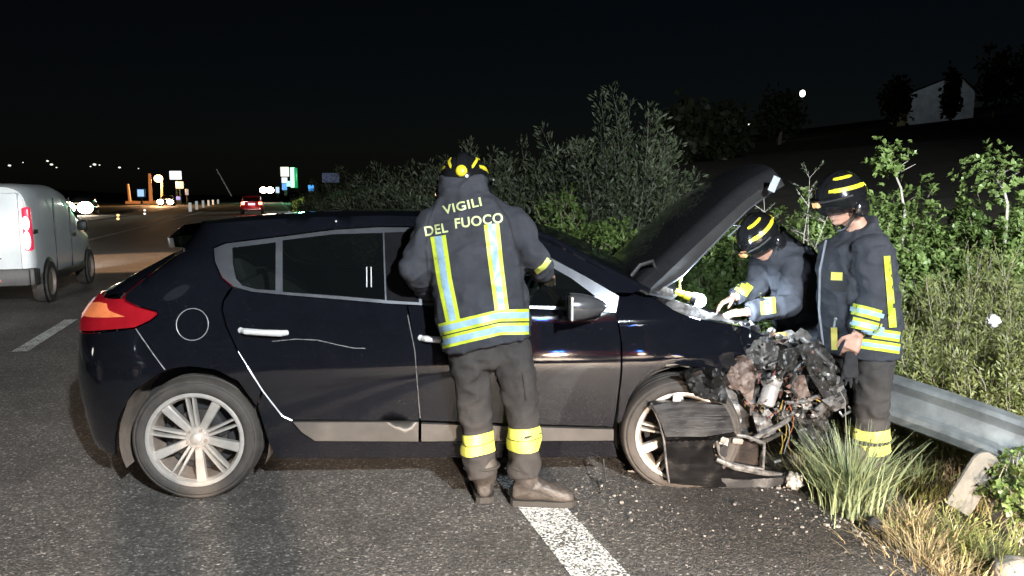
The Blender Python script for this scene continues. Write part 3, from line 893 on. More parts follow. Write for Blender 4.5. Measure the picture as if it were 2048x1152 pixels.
BUMP = mat('bumper_scuffed', (.0018, .0018, .0022), .30, 0, spec=.10, nscale=7, col2=(.007, .0068, .007), bump=.15, bscale=30, stretch=(.6, 1, 3.2))

# engine mass, battery and crossmembers deep inside
mb = MB(); mb.box((2.92, .05, .55), (.50, .70, .50), Matrix.Rotation(R(6), 3, 'Z'), .04); mb.build('engine_block', TORN, car)
mb = MB(); mb.box((2.86, .0, .80), (.36, .55, .10), Matrix.Rotation(R(5), 3, 'Y'), .03); mb.build('engine_cover', PLAST, car)
mb = MB(); mb.box((2.66, -.45, .80), (.24, .20, .20), Matrix.Rotation(R(8), 3, 'Z'), .015); mb.build('battery', PLAST, car)
mb = MB(); mb.box((2.62, .50, .78), (.22, .22, .18), None, .02); mb.build('coolant_tank', mat('milky_plastic', (.55, .55, .50), .4), car)
mb = MB(); mb.box((2.85, .60, .45), (.60, .10, .14), None, .01); mb.box((2.80, -.52, .45), (.62, .09, .13), None, .01); mb.build('chassis_rail', TORN, car)
mb = MB(); mb.box((3.22, .25, .50), (.06, 1.0, .40), Matrix.Rotation(R(18), 3, 'Z') @ Matrix.Rotation(R(-8), 3, 'Y'), .01); mb.build('radiator', GREYP, car)
mb = MB(); mb.box((2.75, 0, .22), (.7, 1.2, .05), None, .01); mb.build('undertray', TORN, car)
# bonnet slam panel bits and bright scraps along the bay edge
for k in range(26):
    px = random.uniform(1310, 1530); t = (px - 1310) / 220; py = 600 + 50 * min(1, t * 1.9) + random.uniform(-6, 10)
    c = cpx(px, py, random.uniform(-.66, -.30)); m_ = MB()
    m_.box((0, 0, 0), (random.uniform(.02, .07), random.uniform(.02, .05), random.uniform(.01, .04)), None, .004)
    o = m_.build('bay_fitting', random.choice([GREYP, ALU, PLAST, TORN, PLAST]), car); o.matrix_local = Matrix.Translation(c) @ Matrix.Rotation(random.uniform(-1, 1), 4, 'Y') @ Matrix.Rotation(random.uniform(-1, 1), 4, 'Z')
crump([(1312, 588), (1328, 572), (1345, 578), (1350, 600), (1400, 618), (1440, 634), (1480, 645), (1400, 648), (1350, 636), (1325, 612)], -.70, GREYP, 'bay_edge_panel', .03, 10, 3)
# inner wing plate, torn liner
crump([(1447, 762), (1455, 748), (1474, 712), (1488, 708), (1505, 722), (1512, 752), (1506, 800), (1496, 806), (1480, 782), (1462, 776)], -.88, RUST, 'inner_wing_plate', .045, 17, 7, res=.014, label='scraped brown plate bent out of the inner wing')
crump([(1366, 742), (1385, 735), (1450, 737), (1444, 762), (1456, 790), (1452, 806), (1411, 800), (1390, 792), (1376, 772)], -.99, mat('liner_black', (.002, .002, .002), .5, 0, spec=.3, nscale=14, col2=(.012, .011, .011), bump=.6, bscale=30), 'torn_liner', .06, 15, 12, res=.014)
crump([(1352, 748), (1390, 736), (1448, 742), (1462, 770), (1440, 786), (1400, 770), (1370, 764)], -.95, mat('recess_black', (.010, .009, .009), .95, 0, spec=.05, nscale=18, col2=(.035, .028, .024), bump=.5), 'torn_liner', .05, 13, 41)
crump([(1436, 800), (1452, 770), (1474, 790), (1484, 840), (1470, 866), (1456, 830)], -.90, GREYP, 'torn_liner', .04, 13, 43)
crump([(1445, 800), (1462, 790), (1500, 830), (1522, 868), (1500, 872), (1470, 860)], -.70, TORN, 'torn_liner', .05, 9, 14)
crump([(1500, 800), (1512, 806), (1524, 850), (1530, 880), (1516, 872), (1500, 836)], -.66, RUST, 'bent_bracket', .03, 12, 17)
# bumper corner hanging down
BU = [(1300, 806), (1322, 803), (1380, 801), (1442, 806), (1456, 828), (1466, 860), (1400, 868), (1326, 868), (1316, 838)]
BC = [(1326, 869), (1400, 869), (1466, 862), (1474, 874), (1440, 880), (1428, 884), (1424, 900), (1436, 922), (1480, 938), (1540, 948), (1582, 952), (1574, 968), (1520, 975), (1440, 975), (1380, 970), (1336, 966), (1331, 920)]
def bfn(u, z):
    y = -.945 + .30 * max(0, u - 2.62) ** 2 + .10 * max(0, .12 - z) + .16 * max(0, z - .36) ** 1.2 + .022 * mnoise.noise(Vector((u * 6, z * 5, 4))) + .010 * abs(mnoise.noise(Vector((u * 15, z * 13, 8)))) - .035 * sst(.285, .30, z)
    return (u, y, z)
def bpan(poly, m, name, par):
    pts = [cpx(x, y, -.93) for x, y in poly]; uz = [(p.x, p.z) for p in pts]
    if area2(uz) < 0: uz = uz[::-1]
    return link_mesh(name, panel_mesh(name, uz, bfn, (), .018, .0005, (0, .03, 0), False, 35), m, par)
bumper = bpan(BC, BUMP, 'front_bumper_corner', car)
bumper['label'] = 'torn corner of the front bumper hanging over the front wheel'
bpan(BU, mat('scuffed_strake', (.003, .003, .0035), .50, 0, spec=.15, nscale=6, col2=(.036, .036, .038), bump=.2, bscale=40, stretch=(1, 1, 7)), 'bumper_strake', bumper)
tp0 = [cpx(x, y, -.93) for x, y in ((1302, 806), (1340, 803), (1400, 802), (1440, 806))]
mb = MB(); mb.grid([[Vector(bfn(p.x, p.z)) + Vector((0, d, -.02 * d)) for d in (0, .04, .09)] for p in tp0]); mb.build('bumper_flange', PLAST, bumper, fix=True)
sc_ = MB()
for k in range(14):
    u0 = random.uniform(2.47, 2.75); z0 = random.uniform(.33, .44); l = random.uniform(.06, .16); z1 = z0 + random.uniform(-.02, .01)
    sc_.tube([Vector(bfn(u0 + l * t, z0 + (z1 - z0) * t)) + Vector((0, -.001, 0)) for t in np.linspace(0, 1, 6)], random.uniform(.001, .003), 5)
sc_.build('scrape', mat('grey_scrape', (.035, .035, .037), .6, nscale=40, var=.5), bumper)
def crimp(pts, r, name, m, par, n=8): t = MB(); t.tube(pts, r, n); return t.build(name, m, par)
crimp([cpx(1302, 806, -.955), cpx(1318, 842, -.96), cpx(1328, 880, -.96), cpx(1333, 930, -.95), cpx(1338, 966, -.94)], .006, 'bumper_edge', GREYP, bumper)
# fog lamp surround
mb = MB(); fr = [cpx(x, y, -.93) for x, y in [(1434, 880), (1452, 868), (1490, 872), (1528, 886), (1526, 938), (1480, 932), (1450, 924), (1438, 905)]]
mb.tube(fr + [fr[0]], .011, 8, False); mb.build('fog_lamp_surround', GREYP, bumper)
crump([(1440, 884), (1455, 874), (1520, 890), (1522, 934), (1470, 928), (1444, 906)], -.88, mat('recess_black', (.010, .009, .009), .95, 0, spec=.05, nscale=18, col2=(.035, .028, .024), bump=.5), 'fog_lamp_recess', .02, 14, 21, bumper)
mb = MB(); mb.lathe([(0, .0), (.03, .004), (.034, .0), (.034, -.05)], Matrix.Translation(cpx(1450, 902, -.93)) @ Matrix.Rotation(R(180), 4, 'Z') @ Matrix.Rotation(R(25), 4, 'Z'), 16); mb.build('fog_lamp', DARK, bumper, fix=True)
mb = MB(); mb.box(cpx(1446, 880, -.96), (.035, .02, .035), Matrix.Rotation(R(20), 3, 'Y'), .006); mb.box(cpx(1475, 882, -.95), (.06, .02, .03), Matrix.Rotation(R(8), 3, 'Y'), .006); mb.build('bumper_clip', mat('pale_clip', (.17, .15, .13), .5), bumper)
crimp([cpx(1432, 918, -.95), cpx(1470, 934, -.95), cpx(1530, 946, -.90), cpx(1582, 952, -.86)], [.012, .018, .016, .01], 'bumper_lip', GREYP, bumper)
crump([(1405, 968), (1440, 955), (1500, 960), (1585, 950), (1575, 966), (1545, 975), (1440, 976)], -.92, PLAST, 'bumper_underside', .02, 9, 23, bumper)
mb = MB(); mb.box(cpx(1354, 797, -.93), (.045, .012, .038), Matrix.Rotation(R(10), 3, 'Y'), .006); mb.build('wheel_clip', mat('white_plastic', (.48, .47, .46), .5), car)
# starter-like canister
a_, b_ = cpx(1552, 748, -.74), cpx(1528, 818, -.76)
ax = (b_ - a_).normalized(); cn = MB()
pr = [0, .026, .040, .046, .046, .042, .046, .046, .044, .030, .012]; ds = [0, .0, .006, .02, .06, .066, .072, .165, .18, .188, .19]
cn.tube([a_ + ax * d for d in ds], pr, 20); cn.build('canister', mat('grey_canister', (.30, .285, .275), .40, .25, nscale=12, var=.25), car)
crimp([a_ + Vector((-.01, -.04, .02)), a_ + Vector((-.03, -.05, .06)), a_ + Vector((-.02, -.03, .12))], .007, 'hose', PLAST, car)
crimp([b_ + Vector((0, -.02, 0)), b_ + Vector((-.015, -.03, -.03))], .010, 'pipe_stub', ALU, car)
# headlamp remains at the outer front
mb = MB(); mb.box((0, 0, 0), (.13, .14, .19), None, .02)
o = mb.build('headlamp_unit', GREYP, car); o.matrix_local = Matrix.Translation(cpx(1660, 785, -.50)) @ Matrix.Rotation(R(-22), 4, 'Y') @ Matrix.Rotation(R(15), 4, 'Z')
for k in range(3):
    m_ = MB(); m_.box((0, -.075, -.05 + .05 * k), (.11, .012, .022), None, .004); m_.build('headlamp_fin', PLAST, o)
m_ = MB(); m_.tube([(-.04, -.08, -.09), (-.04, -.09, -.12), (.03, -.09, -.12), (.03, -.08, -.09)], .008, 6); m_.build('headlamp_bracket', STEEL, o)
# caps on top
mb = MB(); mb.lathe([(0, .03), (.030, .03), (.036, .024), (.036, 0), (.030, -.004), (.030, -.03)], Matrix.Translation(cpx(1562, 676, -.55)) @ Matrix.Rotation(R(70), 4, 'X'), 20); mb.build('filler_cap', mat('yellow_cap', (.50, .36, .10), .45, var=.2), car, fix=True)
mb = MB(); mb.ball(cpx(1543, 661, -.52), (.024, .022, .017)); mb.build('filler_cap', mat('white_plastic', (.48, .47, .46), .5), car)
# ribbed black trunking below the nose
rb = MB(); c0 = cpx(1590, 880, -.35)
for k in range(9):
    t = k / 8; c = c0 + Vector((.27 * t, .0, .035 - .17 * (t - .35) ** 2)); 
    M_ = Matrix.Translation(c) @ Matrix.Rotation(R(70 - 50 * t), 4, 'Y')
    rb.lathe([(.085, -.012), (.098, 0), (.085, .012)], M_ @ Matrix.Rotation(R(90), 4, 'Z'), 22)
rb.build('ribbed_trunking', mat('blue_black_rubber', (.014, .016, .022), .4, bump=.2), car, fix=True)
crump([(1575, 800), (1625, 790), (1668, 830), (1672, 900), (1640, 912), (1590, 880)], -.25, TORN, 'torn_liner', .06, 8, 30)
crump([(1455, 720), (1500, 680), (1540, 672), (1600, 680), (1650, 720), (1672, 800), (1640, 850), (1560, 870), (1500, 850), (1470, 790)], -.22, TORN, 'crushed_front_panel', .10, 7, 31)
# heap of torn scraps
pal = [GREYP, GREYP, TORN, TORN, TORN, RUST, ALU, PLAST, mat('pale_scrap', (.24, .23, .21), .55, .1, nscale=25, var=.4), mat('red_brown_scrap', (.13, .06, .045), .55, .1, nscale=25, var=.4)]
HEAP = [(1452, 740), (1470, 705), (1505, 672), (1545, 664), (1600, 672), (1640, 700), (1668, 745), (1676, 800), (1650, 830), (1600, 850), (1560, 850), (1520, 830), (1480, 800)]
cnt = 0
while cnt < 215:
    x, y = random.uniform(1450, 1680), random.uniform(660, 860)
    if not pip(x, y, HEAP): continue
    right = (x - 1450) / 230
    m = random.choice(pal if right < .62 else [TORN, TORN, GREYP, PLAST, TORN, GREYP, ALU])
    if y > 760 and random.random() < .5 and right > .5: continue
    n = random.randint(4, 7); rr = random.uniform(5, 18) * (1.25 if m in (TORN, GREYP) else .85); st = random.uniform(.35, 1); an = random.uniform(0, math.pi)
    poly = []
    for k in range(n):
        a = 2 * math.pi * (k + random.uniform(-.3, .3)) / n; q = rr * random.uniform(.6, 1.2); ex, ey = q * math.cos(a), q * st * math.sin(a)
        poly.append((x + ex * math.cos(an) - ey * math.sin(an), y + ex * math.sin(an) + ey * math.cos(an)))
    crump(poly, random.uniform(-.74, -.36), m, 'torn_scrap', random.uniform(.02, .05), random.uniform(8, 22), cnt * 1.7, vs=random.uniform(-.9, .9), res=.03)
    cnt += 1
for pl_, m_, v_, nm_ in (([(1588, 692), (1640, 680), (1674, 722), (1682, 792), (1652, 802), (1618, 752)], TORN, -.78, 'torn_shroud'), ([(1488, 692), (1530, 674), (1560, 702), (1546, 742), (1505, 736)], GREYP, -.80, 'crushed_bracket'), ([(1572, 744), (1612, 752), (1626, 794), (1592, 802)], RUST, -.78, 'bent_bracket'),
                         ([(1556, 700), (1600, 694), (1612, 722), (1580, 744), (1552, 730)], TORN, -.82, 'torn_shroud'), ([(1590, 820), (1640, 812), (1662, 850), (1640, 905), (1596, 890)], TORN, -.60, 'torn_shroud'), ([(1506, 826), (1540, 836), (1552, 868), (1520, 880)], GREYP, -.78, 'crushed_bracket')):
    crump(pl_, v_, m_, nm_, .055, 17, v_ * 30 + pl_[0][0], vs=random.uniform(-.5, .5), res=.013)
for a_2, b_2, r_2 in (((1604, 676), (1676, 742), .016), ((1478, 716), (1520, 690), .012), ((1570, 805), (1640, 790), .012)):
    crimp([cpx(*a_2, -.74), cpx((a_2[0] + b_2[0]) / 2 + 4, (a_2[1] + b_2[1]) / 2 + 6, -.78), cpx(*b_2, -.72)], r_2, 'bent_bar', GREYP, car, 7)
for k in range(150):
    x, y = random.uniform(1455, 1676), random.uniform(662, 860)
    if not pip(x, y, HEAP): continue
    rr = random.uniform(2.5, 8); n = random.randint(3, 6); st = random.uniform(.25, 1); an = random.uniform(0, 3.14)
    poly = [(x + rr * random.uniform(.6, 1.2) * math.cos(6.283 * q / n + an), y + rr * st * random.uniform(.6, 1.2) * math.sin(6.283 * q / n + an)) for q in range(n)]
    crump(poly, random.uniform(-.86, -.72), random.choice([GREYP, TORN, TORN, ALU, RUST, PLAST, pal[8], pal[9]]), 'shard', random.uniform(.01, .03), 25, k * 2.3, vs=random.uniform(-1, 1), res=.02, depth=.006)
# small pale chips and studs
for k in range(34):
    x, y = random.uniform(1470, 1640), random.uniform(665, 850)
    if not pip(x, y, HEAP): continue
    m_ = MB(); m_.ball(cpx(x, y, random.uniform(-.80, -.62)), (random.uniform(.005, .014), .008, random.uniform(.005, .018)), Matrix.Rotation(random.uniform(0, 3), 3, 'Y'), 7, 5)
    m_.build('fastener', random.choice([ALU, GREYP, GREYP, RUST, TORN]), car)
# hoses and wiring
WC = [mat('wire_yellow', (.30, .21, .05), .5), mat('wire_orange', (.26, .085, .035), .5), mat('wire_white', (.28, .27, .26), .5), mat('wire_black', (.012, .012, .012), .4), mat('wire_black', (.012, .012, .012), .4), mat('wire_grey', (.2, .2, .2), .5), mat('wire_red', (.16, .03, .025), .5)]
for k in range(40):
    x, y = random.uniform(1485, 1625), random.uniform(690, 840); v0 = random.uniform(-.80, -.55)
    big = random.random() < .25; n = random.randint(4, 6); P = []; dx, dy = random.uniform(-10, 10), random.uniform(4, 26)
    for i in range(n):
        P.append(cpx(x, y, v0)); x += dx + random.uniform(-13, 13); y += dy * random.uniform(.3, 1.0); v0 += random.uniform(-.03, .03)
        if y > 905: break
    Q = []
    for i in range(len(P) - 1):
        p0, p1, p2, p3 = P[max(0, i - 1)], P[i], P[i + 1], P[min(len(P) - 1, i + 2)]
        for s in range(5):
            t = s / 5; Q.append(.5 * ((2 * p1) + (p2 - p0) * t + (2 * p0 - 5 * p1 + 4 * p2 - p3) * t * t + (3 * p1 - p0 - 3 * p2 + p3) * t ** 3))
    if len(Q) > 3: crimp(Q, random.uniform(.008, .014) if big else random.uniform(.0025, .0045), 'hose' if big else 'wire', (TORN if big else random.choice(WC)), car, 6)
for x0, c in ((1560, 0), (1568, 0), (1574, 2), (1582, 1)):
    P = [cpx(x0 + 6 * math.sin(i * 1.3 + x0), 800 + i * 18, -.72 + .015 * i) for i in range(7)]; crimp(P, .0035, 'wire', WC[c], car, 6)
crimp([cpx(1668, 760, -.6), cpx(1690, 800, -.62), cpx(1692, 860, -.62), cpx(1696, 900, -.6)], .003, 'wire', mat('cord_cream', (.16, .15, .13), .5), car, 6)
crimp([cpx(1500, 880, -.86), cpx(1540, 862, -.8), cpx(1575, 840, -.74), cpx(1590, 820, -.7)], [.012, .016, .014, .01], 'hose', GREYP, car, 8)
crimp([cpx(1505, 890, -.84), cpx(1540, 878, -.78), cpx(1562, 866, -.74)], [.01, .012, .01], 'hose', TORN, car, 8)

# cable hanging under the front sill
crimp([(2.15, -.86, .16), (2.16, -.90, .06), (2.12, -.96, .012)], .005, 'torn_strip', PLAST, car)

# ================================================================ PEOPLE
CLOTH = mat('turnout_cloth', (.028, .0295, .036), .92, 0, nscale=9, var=.22, bump=.75, bscale=13, spec=.2, stretch=(1.3, 1.3, 1))
CLOTHB = mat('turnout_trousers', (.026, .025, .0255), .92, 0, nscale=6, col2=(.042, .038, .036), bump=.85, bscale=12, spec=.2, stretch=(1.2, 1.2, 1.3))
CLOTHD = mat('dark_cloth', (.020, .020, .022), .9, 0, bump=.2, bscale=200, spec=.2)
LIME = mat('lime_tape', (.42, .50, .035), .5, 0, var=.10, nscale=60, bump=.2, bscale=90)
LIMEY = mat('yellow_tape_band', (.56, .57, .10), .5, 0, var=.10, nscale=30, bump=.2, bscale=90)
SILV = mat('silver_tape', (.24, .37, .47), .35, 0, var=.12, nscale=45, bump=.2, bscale=90)
LETTER = mat('letter_print', (.42, .46, .22), .5, 0, var=.1, nscale=30)
HELM = mat('helmet_shell', (.008, .008, .009), .14, 0, coat=.7)
HELMY = mat('helmet_yellow', (.60, .50, .025), .4, var=.08)
SKIN = mat('skin', (.34, .185, .13), .5, 0, nscale=18, var=.12, bump=.1, bscale=90, sub=.1)
HAIR = mat('hair', (.03, .025, .02), .7)
BOOT = mat('boot_leather', (.020, .017, .0155), .6, 0, nscale=12, col2=(.060, .050, .043), bump=.5, bscale=45)
SOLE = mat('boot_sole', (.02, .018, .016), .8)
VISOR = glassmat('visor', (.35, .36, .38), .45)
EYE = mat('eye', (.5, .48, .45), .2)

def V3(*a): return Vector(a)

def capsule(mb, a, b, ra, rb, n=16, flat=None):
    a, b = Vector(a), Vector(b); d = (b - a); L = d.length or 1e-4; d.normalize()
    P = []
    for k in range(5): t = math.pi / 2 * (k / 4.0); P.append((a - d * ra * math.cos(t), max(.001, ra * math.sin(t))))
    for k in range(1, 5): t = math.pi / 2 * (k / 4.0); P.append((b + d * rb * math.sin(t), max(.001, rb * math.cos(t))))
    mb.tube([p for p, _ in P], [r for _, r in P], n)

def loft(mb, secs, n=28, ex=2.4):
    """secs: (centre, half-axis a, half-axis b)"""
    P = []
    for c, a, b in secs:
        row = []
        for k in range(n):
            q = 2 * math.pi * k / n; cx, sx = math.cos(q), math.sin(q)
            row.append(c + a * (math.copysign(abs(cx) ** (2 / ex), cx)) + b * (math.copysign(abs(sx) ** (2 / ex), sx)))
        P.append(row)
    base = len(mb.v); mb.grid([[P[i][k] for i in range(len(P))] for k in range(n)], close_u=True)
    m = len(P)
    mb.f.append(tuple(base + k * m for k in range(n))[::-1]); mb.f.append(tuple(base + k * m + m - 1 for k in range(n)))

def hand(mb, wrist, d, palm, thumb, scale=1.0, curl=.9):
    """wrist point, direction of fingers, palm normal, thumb side: a palm and five bent fingers"""
    d = Vector(d).normalized(); p = Vector(palm); p = (p - d * p.dot(d)).normalized(); t = d.cross(p).normalized()
    if t.dot(Vector(thumb)) < 0: t = -t
    w = Vector(wrist); s = scale
    loft(mb, [(w - d * .02 * s, t * .026 * s, p * .020 * s), (w + d * .02 * s, t * .032 * s, p * .019 * s), (w + d * .06 * s, t * .041 * s, p * .017 * s), (w + d * .092 * s, t * .040 * s, p * .014 * s)], 16, 2.6)
    for k, (off, L) in enumerate(((.031, .072), (.011, .080), (-.010, .075), (-.029, .060))):
        q = w + d * .085 * s + t * off * s; dd = d.copy(); r = .0092 * s
        for j, fr in enumerate((.45, .32, .25)):
            ang = curl * (.55, .75, .55)[j] * (1 + .1 * k)
            dd = (dd * math.cos(ang) + p * math.sin(ang)).normalized(); pp = (p * math.cos(ang) - d * math.sin(ang))
            q2 = q + dd * L * fr * s
            capsule(mb, q, q2, r, r * .93, 8); q = q2; r *= .93
    q = w + d * .025 * s + t * .030 * s
    for L, v, r in ((.036, d * .65 + t * .75 + p * .2, .0115), (.030, d * .85 + t * .3 + p * .45, .0105), (.024, d * .85 + t * -.05 + p * .55, .0092)):
        q2 = q + v.normalized() * L * s; capsule(mb, q, q2, r * s, r * .92 * s, 8); q = q2

def head_prims(mb, c, f, u):
    """head with brow, nose, lips, chin, ears; c = centre of the skull, f = facing, u = crown"""
    f = Vector(f).normalized(); u = Vector(u); u = (u - f * u.dot(f)).normalized(); r = f.cross(u)
    M = Matrix((r, f, u)).transposed()
    def P(x, y, z): return c + r * x + f * y + u * z
    mb.ball(P(0, -.012, .02), (.076, .097, .095), M, 22, 14)
    mb.ball(P(0, .030, -.045), (.060, .064, .075), M, 18, 12)
    mb.ball(P(0, .060, -.096), (.028, .026, .022), M, 12, 8)      # chin
    mb.ball(P(0, .068, .010), (.056, .022, .014), M, 14, 8)       # brow
    for s in (-1, 1):
        mb.ball(P(s * .040, .056, -.030), (.022, .020, .020), M, 12, 8)   # cheek
        mb.ball(P(s * .078, -.010, -.015), (.010, .020, .032), M, 12, 8)  # ear
        capsule(mb, P(s * .052, -.005, -.070), P(s * .022, .060, -.098), .018, .016, 10)   # jaw line
        mb.ball(P(s * .012, .096, -.040), (.009, .011, .008), M, 8, 6)
    capsule(mb, P(0, .082, .004), P(0, .108, -.034), .0095, .0125, 10)  # nose
    mb.ball(P(0, .089, -.062), (.024, .010, .0055), M, 10, 6); mb.ball(P(0, .087, -.074), (.021, .010, .0065), M, 10, 6)
    eyes = MB()
    for s in (-1, 1): eyes.ball(P(s * .031, .073, -.008), .0125, M, 10, 8)
    return P, M, eyes

def put(me, root, m, name=None, parent=None, label=None):
    me.transform(Matrix.Translation(-root.location)); me.update()
    o = link_mesh(name or me.name, me, m, parent or root)
    if label: o['label'] = label
    return o

def ring_band(bvh, c, ax, z0, z1, rad, m, name, root, parent, off=.004, n=56, nz=3, tilt=None, inner=.0):
    ax = Vector(ax).normalized(); a = ax.orthogonal().normalized(); b = ax.cross(a)
    G = []; ok = []
    for k in range(n):
        q = 2 * math.pi * k / n; d = a * math.cos(q) + b * math.sin(q); row = []; okr = []
        for j in range(nz + 1):
            z = z0 + (z1 - z0) * j / nz; o = Vector(c) + ax * z
            if tilt: o = o + ax * tilt.dot(d)
            h = bvh.ray_cast(o + d * rad, -d, rad)
            if h[0] is None: row.append(o); okr.append(False)
            else: row.append(h[0] + (h[1] if h[1].dot(d) > 0 else d) * off); okr.append(True)
        G.append(row); ok.append(okr)
    mb = MB(); mb.v = [tuple(p) for r in G for p in r]
    w = nz + 1
    for k in range(n):
        k2 = (k + 1) % n
        for j in range(nz):
            if ok[k][j] and ok[k2][j] and ok[k][j + 1] and ok[k2][j + 1] and (G[k][j] - G[k2][j]).length < .09:
                mb.f.append((k * w + j, k2 * w + j, k2 * w + j + 1, k * w + j + 1))
    me = mb.mesh(name); 
    return put(me, root, m, name, parent)

def strip_px(bvh, pts, wid, m, name, root, parent, off=.004, nw=4, n=30):
    """tape laid on the cloth: centre line and width sampled through points surveyed from the viewpoint"""
    C0 = Vector((0, 0, CAM_H)); G = []
    L = [0]
    for i in range(1, len(pts)): L.append(L[-1] + math.dist(pts[i], pts[i - 1]))
    for k in range(n + 1):
        s = L[-1] * k / n; i = max(j for j in range(len(L) - 1) if L[j] <= s + 1e-9); t = (s - L[i]) / (L[i + 1] - L[i])
        x = pts[i][0] + (pts[i + 1][0] - pts[i][0]) * t; y = pts[i][1] + (pts[i + 1][1] - pts[i][1]) * t
        dx, dy = pts[i + 1][0] - pts[i][0], pts[i + 1][1] - pts[i][1]; q = math.hypot(dx, dy); nx, ny = -dy / q, dx / q
        w = wid[0] + (wid[1] - wid[0]) * k / n; row = []
        for j in range(nw + 1):
            e = w * (j / nw - .5); d = ray(x + nx * e, y + ny * e).normalized(); h = bvh.ray_cast(C0, d, 20)
            row.append(None if h[0] is None else h[0] - d * off)
        G.append(row)
    mb = MB(); idx = {}
    for k, r in enumerate(G):
        for j, p in enumerate(r):
            if p is not None: idx[k, j] = len(mb.v); mb.v.append(tuple(p))
    for k in range(n):
        for j in range(nw):
            q = [(k, j), (k, j + 1), (k + 1, j + 1), (k + 1, j)]
            if all(z in idx for z in q):
                P = [Vector(mb.v[idx[z]]) for z in q]
                if max((P[i] - P[i - 1]).length for i in range(4)) < .09: mb.f.append(tuple(idx[z] for z in q))
    return put(mb.mesh(name), root, m, name, parent)

def cloth_fn(seed, vert=1.0):
    def f(c, n):
        a = mnoise.noise(Vector((c.x * 7 + seed, c.y * 7, c.z * 11 * vert)))
        b = mnoise.noise(Vector((c.x * 16, c.y * 16 + seed, c.z * 24 * vert)))
        r = abs(mnoise.noise(Vector((c.x * 6 + 4 + c.z * 4, c.y * 6 + seed, c.z * 10 - c.x * 4))))
        return .8 * a + .5 * b + 1.5 * (.22 - min(.3, r * 1.3))
    return f

def boot(root, ankle, heel, d, top_r=.070):
    """heel = ground point under the heel, d = direction of the toe"""
    d = Vector(d); d.z = 0; d.normalize(); s = Vector((-d.y, d.x, 0)); u = Vector((0, 0, 1)); h = Vector(heel)
    mb = MB(); secs = []
    for x, w, z0, z1 in ((-.040, .034, .03, .11), (-.012, .046, .022, .150), (.04, .050, .022, .17), (.10, .050, .022, .142), (.16, .055, .02, .115), (.21, .056, .02, .098), (.255, .047, .022, .084), (.276, .028, .028, .064)):
        secs.append((h + d * x + u * (z0 + z1) / 2, s * w, u * (z1 - z0) / 2))
    loft(mb, secs, 20, 2.6); a = Vector(ankle)
    capsule(mb, h + d * .030 + u * .08, h + d * .035 + u * .135, .056, .060)
    capsule(mb, h + d * .035 + u * .12, a, .066, top_r + .004)
    me = remesh(mb, 'boot', .010, 2); wrinkle(me, .006, cloth_fn(3)); bo = put(me, root, BOOT)
    sb = MB(); P = []
    for x, w in ((-.048, .026), (-.034, .046), (.04, .054), (.10, .052), (.17, .060), (.22, .059), (.266, .046), (.284, .022)):
        P.append([h + d * x + s * w * q + u * z for q, z in ((-1, .002), (-1, .034), (1, .034), (1, .002), (-1, .002))])
    sb.grid(P); sb.add([P[0][i] for i in range(4)], [(0, 1, 2, 3)]); sb.add([P[-1][i] for i in range(4)], [(3, 2, 1, 0)])
    me = sb.mesh('boot_sole', True, 30); put(me, root, SOLE, 'boot_sole', bo)
    cb_ = MB(); a0 = a + u * .0; cb_.tube([a0 + d * (top_r + .004) * math.cos(q) + s * (top_r + .004) * math.sin(q) for q in np.linspace(0, 2 * math.pi, 21)], .009, 6, False); put(cb_.mesh('boot_collar'), root, SOLE, 'boot_collar', bo)
    sm_ = MB(); sm_.tube([h + d * x + s * w + u * z for x, w, z in ((-.02, .050, .12), (.05, .056, .10), (.11, .056, .085), (.17, .060, .06))], .0028, 5); sm_.tube([h + d * x - s * w + u * z for x, w, z in ((-.02, .050, .12), (.05, .056, .10), (.11, .056, .085), (.17, .060, .06))], .0028, 5); put(sm_.mesh('boot_seam'), root, SOLE, 'boot_seam', bo)
    lb = MB()
    for k in range(4):
        c = h + d * (.075 + .022 * k) + u * (.150 - .016 * k); lb.tube([c - s * .036, c + u * .010, c + s * .036], .0035, 5)
    put(lb.mesh('boot_lace'), root, SOLE, 'boot_lace', bo)
    return bo

